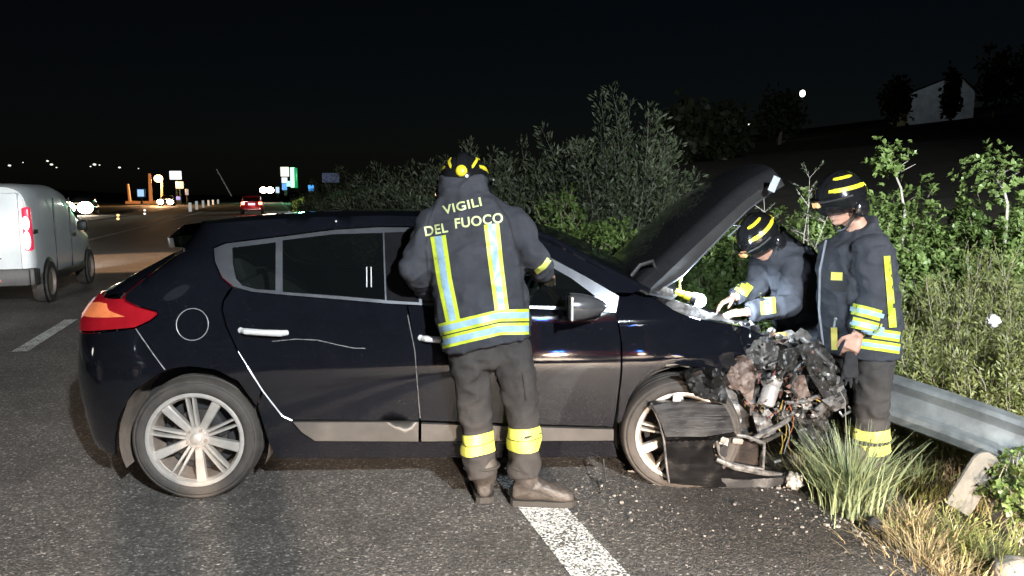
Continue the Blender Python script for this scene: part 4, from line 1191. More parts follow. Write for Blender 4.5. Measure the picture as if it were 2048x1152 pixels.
def helmet(root, c, f, u, rear=False):
    f = Vector(f).normalized(); u = Vector(u); u = (u - f * u.dot(f)).normalized(); r = f.cross(u)
    A, B, CZ = .128, .150, .140
    def P(th, ph, e=0.0):
        x, y, z = math.sin(ph) * math.sin(th), math.sin(ph) * math.cos(th), math.cos(ph)
        k = 1 + .045 * max(0, 1 - abs(th if th < math.pi else th - 2 * math.pi) * 2.2) * math.sin(ph) ** 2
        return c + r * (x * (A + e)) + f * (y * (B + e) * k) + u * (z * (CZ + e))
    def low(th): return R(92 + 24 * (1 - math.cos(th)) / 2 + (6 if abs(math.sin(th)) > .8 else 0))
    rows = []
    for i in range(41):
        th = 2 * math.pi * i / 40; row = [P(th, low(th) * k / 14 if k else .001) for k in range(15)]
        row += [P(th, low(th) * 1.02, .014), P(th, low(th) * 1.035, .012), P(th, low(th), -.006), P(th, low(th) * .8, -.012)]
        rows.append(row)
    mb = MB(); mb.grid(rows); sh = put(mb.mesh('helmet', True, 50), root, HELM, 'helmet')
    bm = bmesh.new(); bm.from_mesh(sh.data); bmesh.ops.remove_doubles(bm, verts=bm.verts, dist=.0005); bmesh.ops.recalc_face_normals(bm, faces=bm.faces); bm.to_mesh(sh.data); bm.free()
    # raised central ridge
    rb = MB(); G = []
    for k in range(21):
        ph = R(-78 + 160 * k / 20); th = 0 if ph < 0 else math.pi
        cen = c + f * (-math.sin(ph)) * (B + .004) + u * math.cos(ph) * (CZ + .004); nrm = (f * -math.sin(ph) + u * math.cos(ph))
        e = .006 * math.sin(math.pi * k / 20) ** .5
        G.append([cen - r * .026, cen - r * .016 + nrm * e, cen + r * .016 + nrm * e, cen + r * .026])
    rb.grid(G); put(rb.mesh('helmet_ridge'), root, HELM, 'helmet_ridge', sh)
    def patch(th0, th1, ph0, ph1, m, name, e=.003, n=14, w=None):
        G = []
        for i in range(n + 1):
            t = i / n; th = th0 + (th1 - th0) * t; pc = ph0 + (ph1 - ph0) * t; hw = (w or .08) * (1 if .08 < t < .92 else .7)
            G.append([P(th, pc + hw * q, e if abs(q) < .9 else e - .004) for q in (-1, -.85, 0, .85, 1)])
        b_ = MB(); b_.grid(G); put(b_.mesh(name), root, m, name, sh)
    for s in (-1, 1):
        patch(s * R(28), s * R(135), R(62), R(70), HELMY, 'helmet_stripe', w=.095)
        patch(s * R(38), s * R(118), R(30), R(36), HELMY, 'helmet_stripe', w=.085)
        if rear: patch(s * R(128), s * R(156), R(42), R(76), HELMY, 'helmet_stripe', w=.10)
        else: patch(s * R(146), s * R(160), R(84), R(84), HELMY, 'ear_stripe', w=.16)
        em = MB(); em.ball(c + r * s * (A - .004) - u * .075 - f * .02, (.022, .05, .05), Matrix((r, f, u)).transposed()); put(em.mesh('ear_guard'), root, HELM, 'ear_guard', sh)
        st = MB(); st.tube([c + r * s * .095 - u * .06 - f * .03, c + r * s * .082 - u * .12 + f * .015, c + r * s * .045 - u * .172 + f * .055, c - u * .182 + f * .07], .0075, 6); put(st.mesh('chin_strap'), root, PLAST, 'chin_strap', sh)
    kb = MB(); kb.ball(c - f * (B * .985) + u * .012, (.030, .018, .030), Matrix((r, f, u)).transposed()); put(kb.mesh('adjuster_knob'), root, HELMY, 'adjuster_knob', sh)
    vb = MB(); G = []
    for i in range(17):
        th = R(-72 + 144 * i / 16); G.append([P(th, R(q), .022 - .006 * k) for k, q in enumerate((84, 96, 108, 118, 124))])
    vb.grid(G); put(vb.mesh('visor'), root, VISOR, 'visor', sh)
    rim = MB(); rim.tube([P(R(-76 + 152 * i / 16), R(83), .024) for i in range(17)], .006, 6); put(rim.mesh('visor_rim'), root, PLAST, 'visor_rim', sh)
    lbm = MB(); lbm.box(c + f * (B + .022) + u * .006, (.05, .03, .034), Matrix((r, f, u)).transposed(), .006); put(lbm.mesh('helmet_lamp'), root, mat('lamp_orange_glass', (.7, .35, .15), .3), 'helmet_lamp', sh)
    return sh

def person(label, spec):
    """spec: torso sections, arms, legs, boots, head, hands - all joints as world points"""
    root = empty('firefighter' if spec.get('ff', True) else 'photographer', spec['base'])
    tag(root, label, 'person', spec.get('group'))
    f = Vector(spec['f']); u = Vector(spec['u']); hc = Vector(spec['head'])
    # ---- one continuous body: head, neck, trunk, limbs, hands
    mb = MB(); PH, M, eyes = head_prims(mb, hc, f, u)
    T = spec['torso']; neck = T[-1][0]
    capsule(mb, PH(0, -.02, -.04), neck - (T[-1][0] - T[-3][0]) * .6, .056, .066)
    tr = [(c, a * .72, b * .72) for c, a, b in T[:-2]]
    loft(mb, tr, 20, 2.2)
    for sh, el, wr, rs, hd in spec['arms']:
        capsule(mb, sh, el, .050, .042); capsule(mb, el, wr, .042, .031)
        hand(mb, wr, hd[0], hd[1], hd[2], hd[3], hd[4])
    for hp, kn, an, rs in spec['legs']:
        capsule(mb, hp, kn, .078, .052); capsule(mb, kn, Vector(kn).lerp(Vector(an), .65), .052, .036)
        capsule(mb, hp, T[0][0] + (T[1][0] - T[0][0]) * .3, .06, .06)
    body = remesh(mb, 'body', .0055, 1); bo = put(body, root, SKIN, 'body')
    put(eyes.mesh('eyes'), root, EYE, 'eyes', bo)
    if spec.get('hair', True):
        hb = MB(); hb.ball(hc - f * .022 + u * .034, (.082, .098, .090), M, 24, 14); put(hb.mesh('hair'), root, HAIR, 'hair', bo)
    # ---- jacket
    jb = MB(); loft(jb, T, 32, 2.5)
    for sh, el, wr, rs, hd in spec['arms']:
        capsule(jb, sh, el, rs[0], rs[1]); e = Vector(wr) - (Vector(wr) - Vector(el)).normalized() * .015
        capsule(jb, el, Vector(el) + (e - Vector(el)) * .5, rs[1], (rs[1] + rs[2]) / 2)
        jb.tube([Vector(el), e], [rs[1], rs[2]], 18)
    jk = remesh(jb, 'jacket', .0105, 3); wrinkle(jk, spec.get('wr', .017), cloth_fn(spec['seed']))
    bj = bvh_of(jk); jo = put(jk, root, spec.get('jm', CLOTH), 'jacket')
    # ---- trousers
    tb = MB()
    for hp, kn, an, rs in spec['legs']:
        capsule(tb, hp, kn, rs[0], rs[1]); tb.tube([Vector(kn) + (Vector(hp) - Vector(kn)) * .05, Vector(kn), Vector(kn).lerp(Vector(an), .5), Vector(an)], [rs[1], rs[1], (rs[1] + rs[2]) / 2 * 1.02, rs[2]], 20)
    c0 = (Vector(spec['legs'][0][0]) + Vector(spec['legs'][1][0])) / 2
    loft(tb, [(c0 + Vector((0, 0, -.05)), T[0][1] * .70, T[0][2] * .70), (c0 + Vector((0, 0, .06)), T[0][1] * .84, T[0][2] * .84), (T[1][0] * .4 + T[0][0] * .6, T[0][1] * .80, T[0][2] * .80)], 24, 2.3)
    tm = remesh(tb, 'trousers', .0105, 3); wrinkle(tm, .022, cloth_fn(spec['seed'] + 9, .8))
    bt = bvh_of(tm); to = put(tm, root, spec.get('tm', CLOTHB), 'trousers')
    for an, heel, d in spec['boots']: boot(root, an, heel, d)
    if spec.get('helmet', True): helmet(root, hc + u * .034 - f * .004, f, u, spec.get('rear', False))
    return root, jo, to, bj, bt

def leg_band(bt, kn, an, t0, t1, m, name, root, parent, rad=.118, off=.004):
    kn, an = Vector(kn), Vector(an); L = (an - kn).length; ax = (an - kn).normalized()
    return ring_band(bt, kn, ax, t0 * L, t1 * L, rad, m, name, root, parent, off, 40, 2)

def tsec(px, py, Y, hw, hd, rx=Vector((1, 0, 0)), ry=Vector((0, 1, 0))):
    return (at(px, py, Y), rx * hw, ry * hd)

# ---- 1: leaning on the car, back to us
tl = Vector((1, 0, .18)).normalized(); t2 = Vector((1, 0, .08)).normalized()
T1 = [tsec(974, 687, 3.79, .228, .150, tl), tsec(968, 640, 3.81, .236, .155, Vector((1, 0, .12)).normalized()), tsec(960, 580, 3.83, .236, .155, t2), tsec(953, 520, 3.86, .240, .150, t2), tsec(946, 462, 3.88, .245, .145, t2),
      tsec(941, 428, 3.89, .225, .132, t2), tsec(934, 403, 3.90, .165, .115, t2), tsec(929, 386, 3.91, .130, .105), tsec(929, 352, 3.94, .122, .105)]
L1 = [(at(938, 712, 3.80), at(948, 815, 3.80), at(964, 950, 3.775), (.114, .080, .078)), (at(1022, 706, 3.81), at(1046, 815, 3.80), at(1050, 952, 3.775), (.114, .080, .082))]
H1 = at(929, 377, 4.0)
p1, j1, tr1, bj1, bt1 = person('firefighter seen from behind with lettering across the jacket, leaning on the black car', dict(
    base=(-.03, 3.76, 0), torso=T1, f=(0.05, 1, -.28), u=(0, .25, 1), head=H1, seed=1.0, rear=True, group=None,
    arms=[(at(868, 448, 3.88), at(826, 536, 3.80), at(862, 585, 4.02), (.086, .078, .062), ((.3, .9, -.2), (.2, .2, -1), (1, 0, 0), 1, .5)),
          (at(1026, 448, 3.88), at(1063, 510, 3.80), at(1088, 546, 4.00), (.090, .076, .060), ((.3, .9, -.3), (0, .2, -1), (-1, 0, 0), 1, .5))],
    legs=L1, boots=[(at(968, 930, 3.78), gnd(968, 1010) + Vector((0, .06, 0)), (-.12, 1, 0)), (at(1046, 930, 3.78), gnd(1040, 1012) + Vector((0, .03, 0)), (1, -.05, 0))]))
strip_px(bj1, [(876, 472), (889, 560), (907, 646)], (31, 29), LIME, 'back_tape', p1, j1, .004)
strip_px(bj1, [(876, 472), (889, 560), (907, 646)], (14, 13), SILV, 'silver_tape', p1, j1, .0065)
strip_px(bj1, [(983, 448), (992, 530), (1004, 622)], (31, 28), LIME, 'back_tape', p1, j1, .004)
strip_px(bj1, [(983, 448), (992, 530), (1004, 622)], (14, 12), SILV, 'silver_tape', p1, j1, .0065)
for y0 in (0, 27):
    pl = [(870, 662 + y0), (920, 650 + y0), (1000, 631 + y0), (1058, 630 + y0)]
    strip_px(bj1, pl, (24, 24), LIME, 'hem_tape', p1, j1, .007, 4, 44); strip_px(bj1, pl, (12, 12), SILV, 'silver_tape', p1, j1, .0095, 2, 44)
strip_px(bj1, [(1071, 545), (1088, 533), (1099, 518)], (11, 11), LIMEY, 'cuff_tape', p1, j1, .005)
for kn, an, rs in [(l[1], l[2], 0) for l in L1]:
    a, b = ((.36, .50), (.50, .655)) if kn.x < .0 else ((.26, .42), (.42, .60))
    leg_band(bt1, kn, an, a[0], a[1], LIMEY, 'leg_band', p1, tr1); leg_band(bt1, kn, an, b[0] + .012, b[1], LIMEY, 'leg_band', p1, tr1, off=.006)

strip_px(bt1, [(1058, 745), (1064, 800)], (26, 24), CLOTHB, 'cargo_pocket', p1, tr1, .012, 4, 8); strip_px(bt1, [(902, 745), (912, 800)], (24, 22), CLOTHB, 'cargo_pocket', p1, tr1, .012, 4, 8)
strip_px(bj1, [(868, 690), (960, 676), (1058, 664)], (3, 3), CLOTHD, 'hem_seam', p1, j1, .004, 2, 40); strip_px(bj1, [(852, 500), (862, 600), (880, 650)], (3, 3), CLOTHD, 'side_seam', p1, j1, .004, 2, 30); strip_px(bj1, [(1040, 520), (1048, 600), (1054, 640)], (3, 3), CLOTHD, 'side_seam', p1, j1, .004, 2, 30)
strip_px(bj1, [(872, 405), (858, 440), (852, 490)], (3, 3), CLOTHD, 'sleeve_seam', p1, j1, .004, 2, 24); strip_px(bj1, [(990, 398), (1018, 440), (1034, 500)], (3, 3), CLOTHD, 'sleeve_seam', p1, j1, .004, 2, 24)
def lettering(txt, px, py, pw, ph, rot, bvh, root, parent, Y, name):
    cu = bpy.data.curves.new(name, 'FONT'); cu.body = txt; cu.size = 1; cu.align_x = 'CENTER'; cu.align_y = 'CENTER'; cu.space_character = 1.08; cu.offset = .022
    o = bpy.data.objects.new(name, cu); COL.objects.link(o); dg = bpy.context.evaluated_depsgraph_get(); dg.update()
    me = bpy.data.meshes.new_from_object(o.evaluated_get(dg)); bpy.data.objects.remove(o)
    bm = bmesh.new(); bm.from_mesh(me); bmesh.ops.triangulate(bm, faces=bm.faces); bmesh.ops.subdivide_edges(bm, edges=[e for e in bm.edges if e.calc_length() > .15], cuts=2, use_grid_fill=False); bm.to_mesh(me); bm.free()
    xs = [v.co.x for v in me.vertices]; ys = [v.co.y for v in me.vertices]; w = max(xs) - min(xs); h = max(ys) - min(ys); cx = (max(xs) + min(xs)) / 2; cy = (max(ys) + min(ys)) / 2
    c0 = at(px, py, Y); s = Y / F_PX * 1.0; cr, sr = math.cos(rot), math.sin(rot)
    for v in me.vertices:
        x = (v.co.x - cx) / w * pw * s; y = (v.co.y - cy) / h * ph * s
        q = c0 + Vector((x * cr - y * sr, -1, x * sr + y * cr)); hit = bvh.ray_cast(q, Vector((0, 1, 0)), 3)
        v.co = (hit[0] + Vector((0, -.006, 0))) if hit[0] is not None else q + Vector((0, 1, 0))
    me.name = name
    o = put(me, root, LETTER, name, parent); return o
lettering('VIGILI', 923, 412, 80, 18, R(13), bj1, p1, j1, 3.76, 'lettering')
lettering('DEL', 872, 459, 48, 19, R(11), bj1, p1, j1, 3.76, 'lettering')
lettering('FUOCO', 958, 441, 96, 20, R(7), bj1, p1, j1, 3.76, 'lettering')

# ---- 3: standing in profile on the right
f3 = Vector((-.93, -.32, 0)).normalized(); s3 = Vector((f3.y, -f3.x, 0))
def t3(px, py, Y, fb, lat, du=0.0): return (at(px, py, Y), s3 * lat, (f3 + Vector((0, 0, du))).normalized() * fb)
T3 = [t3(1716, 708, 4.47, .178, .235), t3(1718, 650, 4.47, .185, .245), t3(1715, 590, 4.47, .180, .245), t3(1712, 540, 4.47, .172, .245), t3(1711, 497, 4.47, .155, .235), t3(1714, 477, 4.47, .125, .180, -.15), t3(1714, 466, 4.47, .105, .125, -.35), t3(1716, 457, 4.47, .095, .108, -.5), t3(1719, 447, 4.47, .088, .102, -.6)]
L3 = [(at(1742, 725, 4.36), at(1742, 815, 4.36), Vector((at(1742, 910, 4.38).x, 4.38, .07)), (.120, .102, .096)), (at(1712, 725, 4.56), at(1716, 815, 4.56), Vector((at(1722, 910, 4.55).x, 4.55, .07)), (.118, .100, .094))]
h3 = at(1684, 405, 4.46); hf3 = Vector((-.90, -.30, -.30))
near3 = (at(1742, 500, 4.27), at(1757, 592, 4.22), at(1716, 668, 4.20), (.098, .084, .066), ((-.42, -.1, -.90), (.45, .9, -.1), (-.9, -.3, .2), 1.08, 1.0))
p3, j3, tr3, bj3, bt3 = person('firefighter standing upright in profile beside the grass tuft, arm hanging with bare fist', dict(
    base=(2.12, 4.46, 0), torso=T3, f=hf3, u=(-.36, -.1, .9), head=h3, seed=5.0,
    arms=[near3, (at(1695, 500, 4.70), at(1702, 590, 4.76), at(1690, 680, 4.72), (.092, .080, .062), ((-.2, 0, -1), (-.8, -.3, 0), (0, -1, 0), 1, .7))],
    legs=L3, boots=[(Vector((l[2].x, l[2].y, .16)), Vector((l[2].x + .03, l[2].y, 0.0)), f3) for l in L3]))
for py in (0, 27):
    strip_px(bj3, [(1704, 617 + py), (1733, 624 + py), (1762, 632 + py)], (22, 22), LIME, 'cuff_tape', p3, j3, .006, 4, 20); strip_px(bj3, [(1700, 617 + py), (1735, 624 + py), (1768, 633 + py)], (9, 9), SILV, 'silver_tape', p3, j3, .0085, 2, 20)
for py in (0, 24):
    strip_px(bj3, [(1722, 663 + py), (1760, 668 + py), (1800, 674 + py)], (20, 20), LIME, 'hem_tape', p3, j3, .006, 4, 24); strip_px(bj3, [(1722, 663 + py), (1760, 668 + py), (1800, 674 + py)], (8, 8), SILV, 'silver_tape', p3, j3, .0085, 2, 24)
bj3c = at(1714, 600, 4.47)
def bandv(bvh, pts, dirv, hw, m, name, root, parent, off=.005):
    """upright tape on the back panel: rays sent along dirv"""
    dirv = Vector(dirv).normalized(); sd = dirv.cross(Vector((0, 0, 1))).normalized(); G = []
    for p in pts:
        row = []
        for q in (-1, -.5, 0, .5, 1):
            h = bvh.ray_cast(Vector(p) - dirv * .8 + sd * hw * q, dirv, 1.2); row.append(h[0] - dirv * off if h[0] is not None else None)
        if all(x is not None for x in row): G.append(row)
    if len(G) > 1:
        b_ = MB(); b_.grid(G); put(b_.mesh(name), root, m, name, parent)
for lat in (-.10, .10):
    bandv(bj3, [at(1714, y, 4.47) + s3 * -lat for y in np.linspace(510, 655, 24)], f3, .030, LIME, 'back_tape', p3, j3)
for l in L3:
    for a, b in ((.40, .64), (.72, .96)):
        ring_band(bt3, l[1], l[2] - l[1], a * (l[2] - l[1]).length, b * (l[2] - l[1]).length * .98, .135, LIMEY, 'leg_band', p3, tr3, .005, 40, 2)
strip_px(bj3, [(1774, 512), (1780, 580), (1786, 655)], (13, 15), LIME, 'side_tape', p3, j3, .010, 4, 30)
strip_px(bj3, [(1662, 552), (1685, 553)], (16, 16), mat('badge_yellow', (.50, .42, .06), .6), 'chest_badge', p3, j3, .005, 2, 4)
strip_px(bj3, [(1661, 572), (1690, 574)], (20, 20), CLOTHD, 'chest_pocket', p3, j3, .005, 2, 4)
strip_px(bj3, [(1668, 655), (1669, 700)], (13, 12), mat('tag_yellow', (.55, .45, .10), .5), 'hanging_tag', p3, j3, .010, 2, 8)
cb = MB(); cb.tube([at(1668, 655, 4.26), at(1670, 640, 4.27)], .006, 6); cb.ball(at(1671, 638, 4.27), .010); put(cb.mesh('key_clip'), p3, STEEL, 'key_clip', j3)
gl = MB(); g0 = at(1700, 704, 4.18)
loft(gl, [(g0 + V3(.002 * k, .0, -.024 * k), V3(w, .01, 0), V3(-.004, .020 - .001 * k, 0)) for k, w in enumerate((.022, .034, .042, .046, .050, .046, .030))], 16, 2.6)
for k in range(4): capsule(gl, g0 + V3(-.03 + .022 * k, .004, -.12), g0 + V3(-.045 + .030 * k, .006 * (k % 2), -.175 - .012 * (k % 3)), .012, .010, 8)
gm = remesh(gl, 'held_glove', .006, 2); wrinkle(gm, .010, lambda c, n: mnoise.noise(c * 28)); put(gm, p3, CLOTHD, 'glove')
fl3 = MB(); fl3.tube([at(1652, 480, 4.33), at(1640, 540, 4.30), at(1638, 620, 4.30), at(1648, 706, 4.31)], .006, 6); put(fl3.mesh('jacket_front_edge'), p3, mat('pale_front_edge', (.13, .14, .16), .5), 'jacket_front_edge', j3)  # paler line along the jacket front

# ---- 2: bending over the engine bay
ax2 = (at(1552, 490, 4.96) - at(1618, 665, 5.10)).normalized(); f2 = Vector((-.80, -.38, -.30)); f2 = (f2 - ax2 * f2.dot(ax2)).normalized(); s2 = f2.cross(ax2).normalized()
def t2_(px, py, Y, fb, lat): return (at(px, py, Y), s2 * lat, f2 * fb)
T2 = [t2_(1622, 680, 5.14, .17, .22), t2_(1606, 630, 5.08, .175, .225), t2_(1588, 575, 5.03, .175, .235), t2_(1574, 535, 5.0, .165, .235), t2_(1562, 508, 4.98, .14, .21), t2_(1551, 490, 4.97, .115, .15), t2_(1543, 476, 4.965, .10, .11), t2_(1538, 466, 4.96, .09, .10)]
L2 = [(at(1640, 690, 5.05), at(1642, 790, 5.02), Vector((2.02, 5.05, .10)), (.118, .098, .085)), (at(1622, 690, 5.30), at(1630, 790, 5.28), Vector((2.02, 5.36, .10)), (.118, .098, .085))]
h2 = at(1521, 480, 4.90)
p2, j2, tr2, bj2, bt2 = person('firefighter bending under the raised bonnet, both hands in the engine bay', dict(
    base=(2.0, 5.2, 0), torso=T2, f=(-.62, -.40, -.70), u=(-.62, -.25, .72), head=h2, seed=11.0,
    arms=[(at(1594, 530, 4.84), at(1578, 608, 4.74), at(1494, 624, 4.66), (.098, .080, .062), ((-.93, .05, -.1), (0, .25, -1), (0, 1, .1), 1.0, .45)),
          (at(1530, 520, 5.10), at(1512, 580, 4.98), at(1470, 594, 4.84), (.090, .078, .060), ((-.85, -.2, -.35), (.1, -.2, -1), (0, -1, .1), 1.0, .45))],
    legs=L2, boots=[(Vector((l[2].x, l[2].y, .18)), Vector((l[2].x + .03, l[2].y, 0)), (-1, -.3, 0)) for l in L2]))
strip_px(bj2, [(1521, 608), (1551, 606)], (44, 40), LIME, 'cuff_tape', p2, j2, .005, 5, 12); strip_px(bj2, [(1530, 608), (1543, 607)], (42, 38), SILV, 'silver_tape', p2, j2, .0075, 5, 6)
strip_px(bj2, [(1474, 566), (1500, 584)], (26, 24), LIME, 'cuff_tape', p2, j2, .005, 4, 12)
for l in L2: leg_band(bt2, l[1], l[2], .3, .5, LIMEY, 'leg_band', p2, tr2)

# ---- the photographer, out of frame: only the shadow of the legs reaches the picture
ph = person('person standing behind the viewpoint whose leg shadows fall across the asphalt', dict(
    ff=False, helmet=False, base=(.33, -.42, 0), f=(0, 1, 0), u=(0, 0, 1), head=(.33, -.42, 1.62), seed=21.0, jm=CLOTHD, tm=CLOTHD,
    torso=[(V3(.33, -.45, z), V3(a, 0, 0), V3(0, b, 0)) for z, a, b in ((.80, .18, .13), (1.0, .19, .13), (1.25, .21, .13), (1.38, .19, .11), (1.44, .10, .08), (1.48, .07, .07))],
    arms=[(V3(.11, -.45, 1.36), V3(.05, -.42, 1.10), V3(.09, -.36, .90), (.07, .06, .045), ((.1, .3, -1), (1, 0, 0), (0, 1, 0), 1, .4)), (V3(.55, -.45, 1.36), V3(.61, -.42, 1.10), V3(.57, -.36, .90), (.07, .06, .045), ((-.1, .3, -1), (-1, 0, 0), (0, 1, 0), 1, .4))],
    legs=[(V3(.22, -.45, .86), V3(.215, -.43, .46), V3(.215, -.45, .10), (.09, .070, .065)), (V3(.44, -.45, .86), V3(.44, -.43, .46), V3(.44, -.45, .10), (.09, .070, .065))],
    boots=[(V3(.215, -.45, .15), V3(.215, -.49, 0), (-.1, 1, 0)), (V3(.44, -.45, .15), V3(.44, -.49, 0), (.1, 1, 0))]))

# ================================================================ VEGETATION AND VERGE
def zg(x, y):
    s, o = so(Vector((x, y, 0))); return hgt(s, o)

def leaf_arrays(base, d, side_, L, W, fold=.25, bend=.15):
    """rows of leaves: base points, unit directions, unit side vectors, lengths, widths -> 6 verts, 4 tris each (folded along the midrib)"""
    nrm = np.cross(d, side_)
    L = L[:, None]; W = W[:, None]
    m = base + d * L * .55 - nrm * L * bend * .3; tip = base + d * L - nrm * L * bend
    a = m + side_ * W + nrm * W * fold; b = m - side_ * W + nrm * W * fold
    V = np.stack([base, a, m, b, tip], 1).reshape(-1, 3); n = len(base)
    t = np.array([[0, 1, 2], [0, 2, 3], [2, 1, 4], [2, 4, 3]]); Fq = (np.arange(n)[:, None, None] * 5 + t[None]).reshape(-1, 3)
    return V, Fq

def unit(a): return a / (np.linalg.norm(a, axis=1, keepdims=True) + 1e-9)

def leafy_bush(name, label, c, rad, ntw, leafL, m, seed, cat='bush', group=None, whorl=11, wr=.30, stem_n=7, top=None, stemr=.006):
    """whorls of broad leaves at twig ends spread unevenly through the crown"""
    g = np.random.default_rng(seed); root = empty(name, (c[0], c[1], zg(c[0], c[1]))); tag(root, label, cat, group)
    C0 = np.array([0, 0, c[2] - root.location.z]); rad = np.array(rad)
    pts = []
    while len(pts) < ntw:
        d = g.normal(size=3); d /= np.linalg.norm(d)
        r = g.random() ** (1 / 3.0); lump = .78 + .42 * mnoise.noise(Vector(d * 2.3) + Vector((seed, 0, 0))) + .22 * mnoise.noise(Vector(d * 6) + Vector((0, seed, 0)))
        if mnoise.noise(Vector(d * r * 3.4) + Vector((0, 0, seed))) < -.28: continue
        pts.append(C0 + d * r * rad * lump)
    pts = np.array(pts); pts = pts[pts[:, 2] > .02]; n = len(pts)
    out = unit((pts - C0) / rad + np.array([0, 0, .55]) + g.normal(size=(n, 3)) * .35)
    K = whorl; B = np.repeat(pts, K, 0); ax = np.repeat(out, K, 0)
    rnd = g.normal(size=(n * K, 3)); sd = unit(np.cross(ax, rnd)); rad_ = np.cross(sd, ax)
    sp = g.uniform(.35, 1.15, (n * K, 1)); d = unit(ax * (1.15 - sp * .75) + rad_ * sp)
    L = leafL * g.uniform(.35, 1.25, n * K); V, Fq = leaf_arrays(B + ax * g.uniform(-.05, .02, (n * K, 1)) * (leafL / .06), d, sd, L, L * wr * g.uniform(.7, 1.1, n * K))
    np_mesh('foliage', V, Fq, m, root, False)
    sb = MB()
    for k in range(stem_n):
        q = pts[g.integers(len(pts))]; b0 = np.array([g.normal() * .08 * rad[0], g.normal() * .08 * rad[1], -.02]); mid = (b0 + q) / 2 + g.normal(size=3) * .08 * rad[0] * np.array([1, 1, .3])
        sb.tube([b0, mid, q], [stemr * 1.6, stemr, stemr * .4], 5)
    for k in range(min(n, 200)):
        q = pts[k]; sb.tube([q - out[k] * .10 + g.normal(size=3) * .02, q], [.003, .0018], 3, False)
    sb.build('stems', mat('twig_bark', (.20, .17, .13), .8, nscale=20), root)
    return root

def wispy_bush(name, label, c, rad, nst, leafL, m, seed, cat='bush', group=None, droop=.1, lw=.10, per=46, stem_m=None, spread=.8, sr=.0035):
    """many thin upright stems with narrow leaves along them (broom, olive-like scrub)"""
    g = np.random.default_rng(seed); z0 = zg(c[0], c[1]); root = empty(name, (c[0], c[1], z0)); tag(root, label, cat, group)
    H = c[2]; sb = MB(); Bs, Ds, Ls = [], [], []
    for k in range(nst):
        a = g.uniform(0, 2 * math.pi); r = math.sqrt(g.random()); lean = g.uniform(.1, 1) * spread
        b0 = np.array([math.cos(a) * rad[0] * r * .55, math.sin(a) * rad[1] * r * .55, 0]); h = H * g.uniform(.45, 1.0) * (1 - .35 * r * r) * (.85 + .3 * mnoise.noise(Vector((b0[0] * 2.2, b0[1] * 2.2, seed))))
        tipd = np.array([math.cos(a) * lean * rad[0] * .7, math.sin(a) * lean * rad[1] * .7, h]); pp = []
        j1, j2 = g.normal(size=3) * .06 * H, g.normal(size=3) * .06 * H
        for t in np.linspace(0, 1, 7): pp.append(b0 + tipd * np.array([t ** 1.5, t ** 1.5, t - droop * t * t]) + j1 * t * (1 - t) * 4 * .5 + j2 * math.sin(t * 6) * .2)
        sb.tube(pp, [sr * 1.8 * (1 - .8 * t) for t in np.linspace(0, 1, 7)], 3, False)
        pp = np.array(pp); n = per; t = g.uniform(.22, 1, n) ** .85 * 5.999; i = t.astype(int); q = (t - i)[:, None]
        P = pp[i] * (1 - q) + pp[i + 1] * q; T = unit(pp[i + 1] - pp[i]); rnd = unit(np.cross(T, g.normal(size=(n, 3))))
        off = g.uniform(0, 1, (n, 1)); P2 = P + rnd * off * leafL * 1.2
        Bs.append(P2); Ds.append(unit(T * .8 + rnd * .75 + g.normal(size=(n, 3)) * .15)); Ls.append(leafL * g.uniform(.5, 1.2, n))
    B = np.concatenate(Bs); D = np.concatenate(Ds); L = np.concatenate(Ls); sd = unit(np.cross(D, g.normal(size=D.shape)))
    V, Fq = leaf_arrays(B, D, sd, L, L * lw); np_mesh('foliage', V, Fq, m, root, False)
    sb.build('stems', stem_m or mat('twig_bark', (.20, .17, .13), .8), root)
    return root

LEAF = leafmat('leaf_bright', (.115, .170, .046), (.21, .29, .094), .42, 7)
LEAF2 = leafmat('leaf_mid', (.060, .100, .026), (.125, .18, .050), .4, 6)
BROOM = leafmat('leaf_broom', (.115, .135, .042), (.22, .235, .082), .5, 4)
OLIVE = leafmat('leaf_grey', (.026, .036, .018), (.066, .080, .044), .55, 2.5)
DKSCR = leafmat('leaf_dark', (.022, .032, .014), (.052, .066, .028), .55, 2)
GRASSM = leafmat('grass_blue_green', (.14, .18, .085), (.27, .31, .18), .5, 6)
DRY = leafmat('dry_grass', (.20, .15, .075), (.38, .31, .18), .6, 9)
BARK = mat('twig_bark', (.20, .17, .13), .8)
PALEB = mat('pale_bark', (.34, .31, .27), .8, nscale=25)

def bpos(px, py, Y): p = at(px, py, Y); return (p.x, p.y, p.z)
GB = 'broad-leaved bushes beyond the rail'
leafy_bush('leafy_bush', 'bright green broad-leaved bush filling the gap under the raised bonnet', bpos(1430, 600, 6.1), (.66, .45, .72), 1700, .052, LEAF, 101, group=GB)
leafy_bush('leafy_bush', 'bright green leafy bush between the bending and the standing firefighter', bpos(1612, 585, 6.2), (.42, .40, .86), 1400, .052, LEAF, 102, group=GB)
leafy_bush('leafy_bush', 'tall bright leafy bush directly behind the standing firefighter', bpos(1800, 590, 6.3), (.58, .45, .97), 2800, .052, LEAF, 103, group=GB)
leafy_bush('leafy_bush', 'bright leafy bush between the tall one and the frame edge bush', bpos(1930, 590, 6.2), (.48, .40, .95), 2400, .050, LEAF2, 104, group=GB)
leafy_bush('leafy_bush', 'leafy bush at the far right edge, mostly cut by the frame', bpos(2050, 585, 6.1), (.44, .4, .98), 2200, .052, LEAF, 105, group=GB)
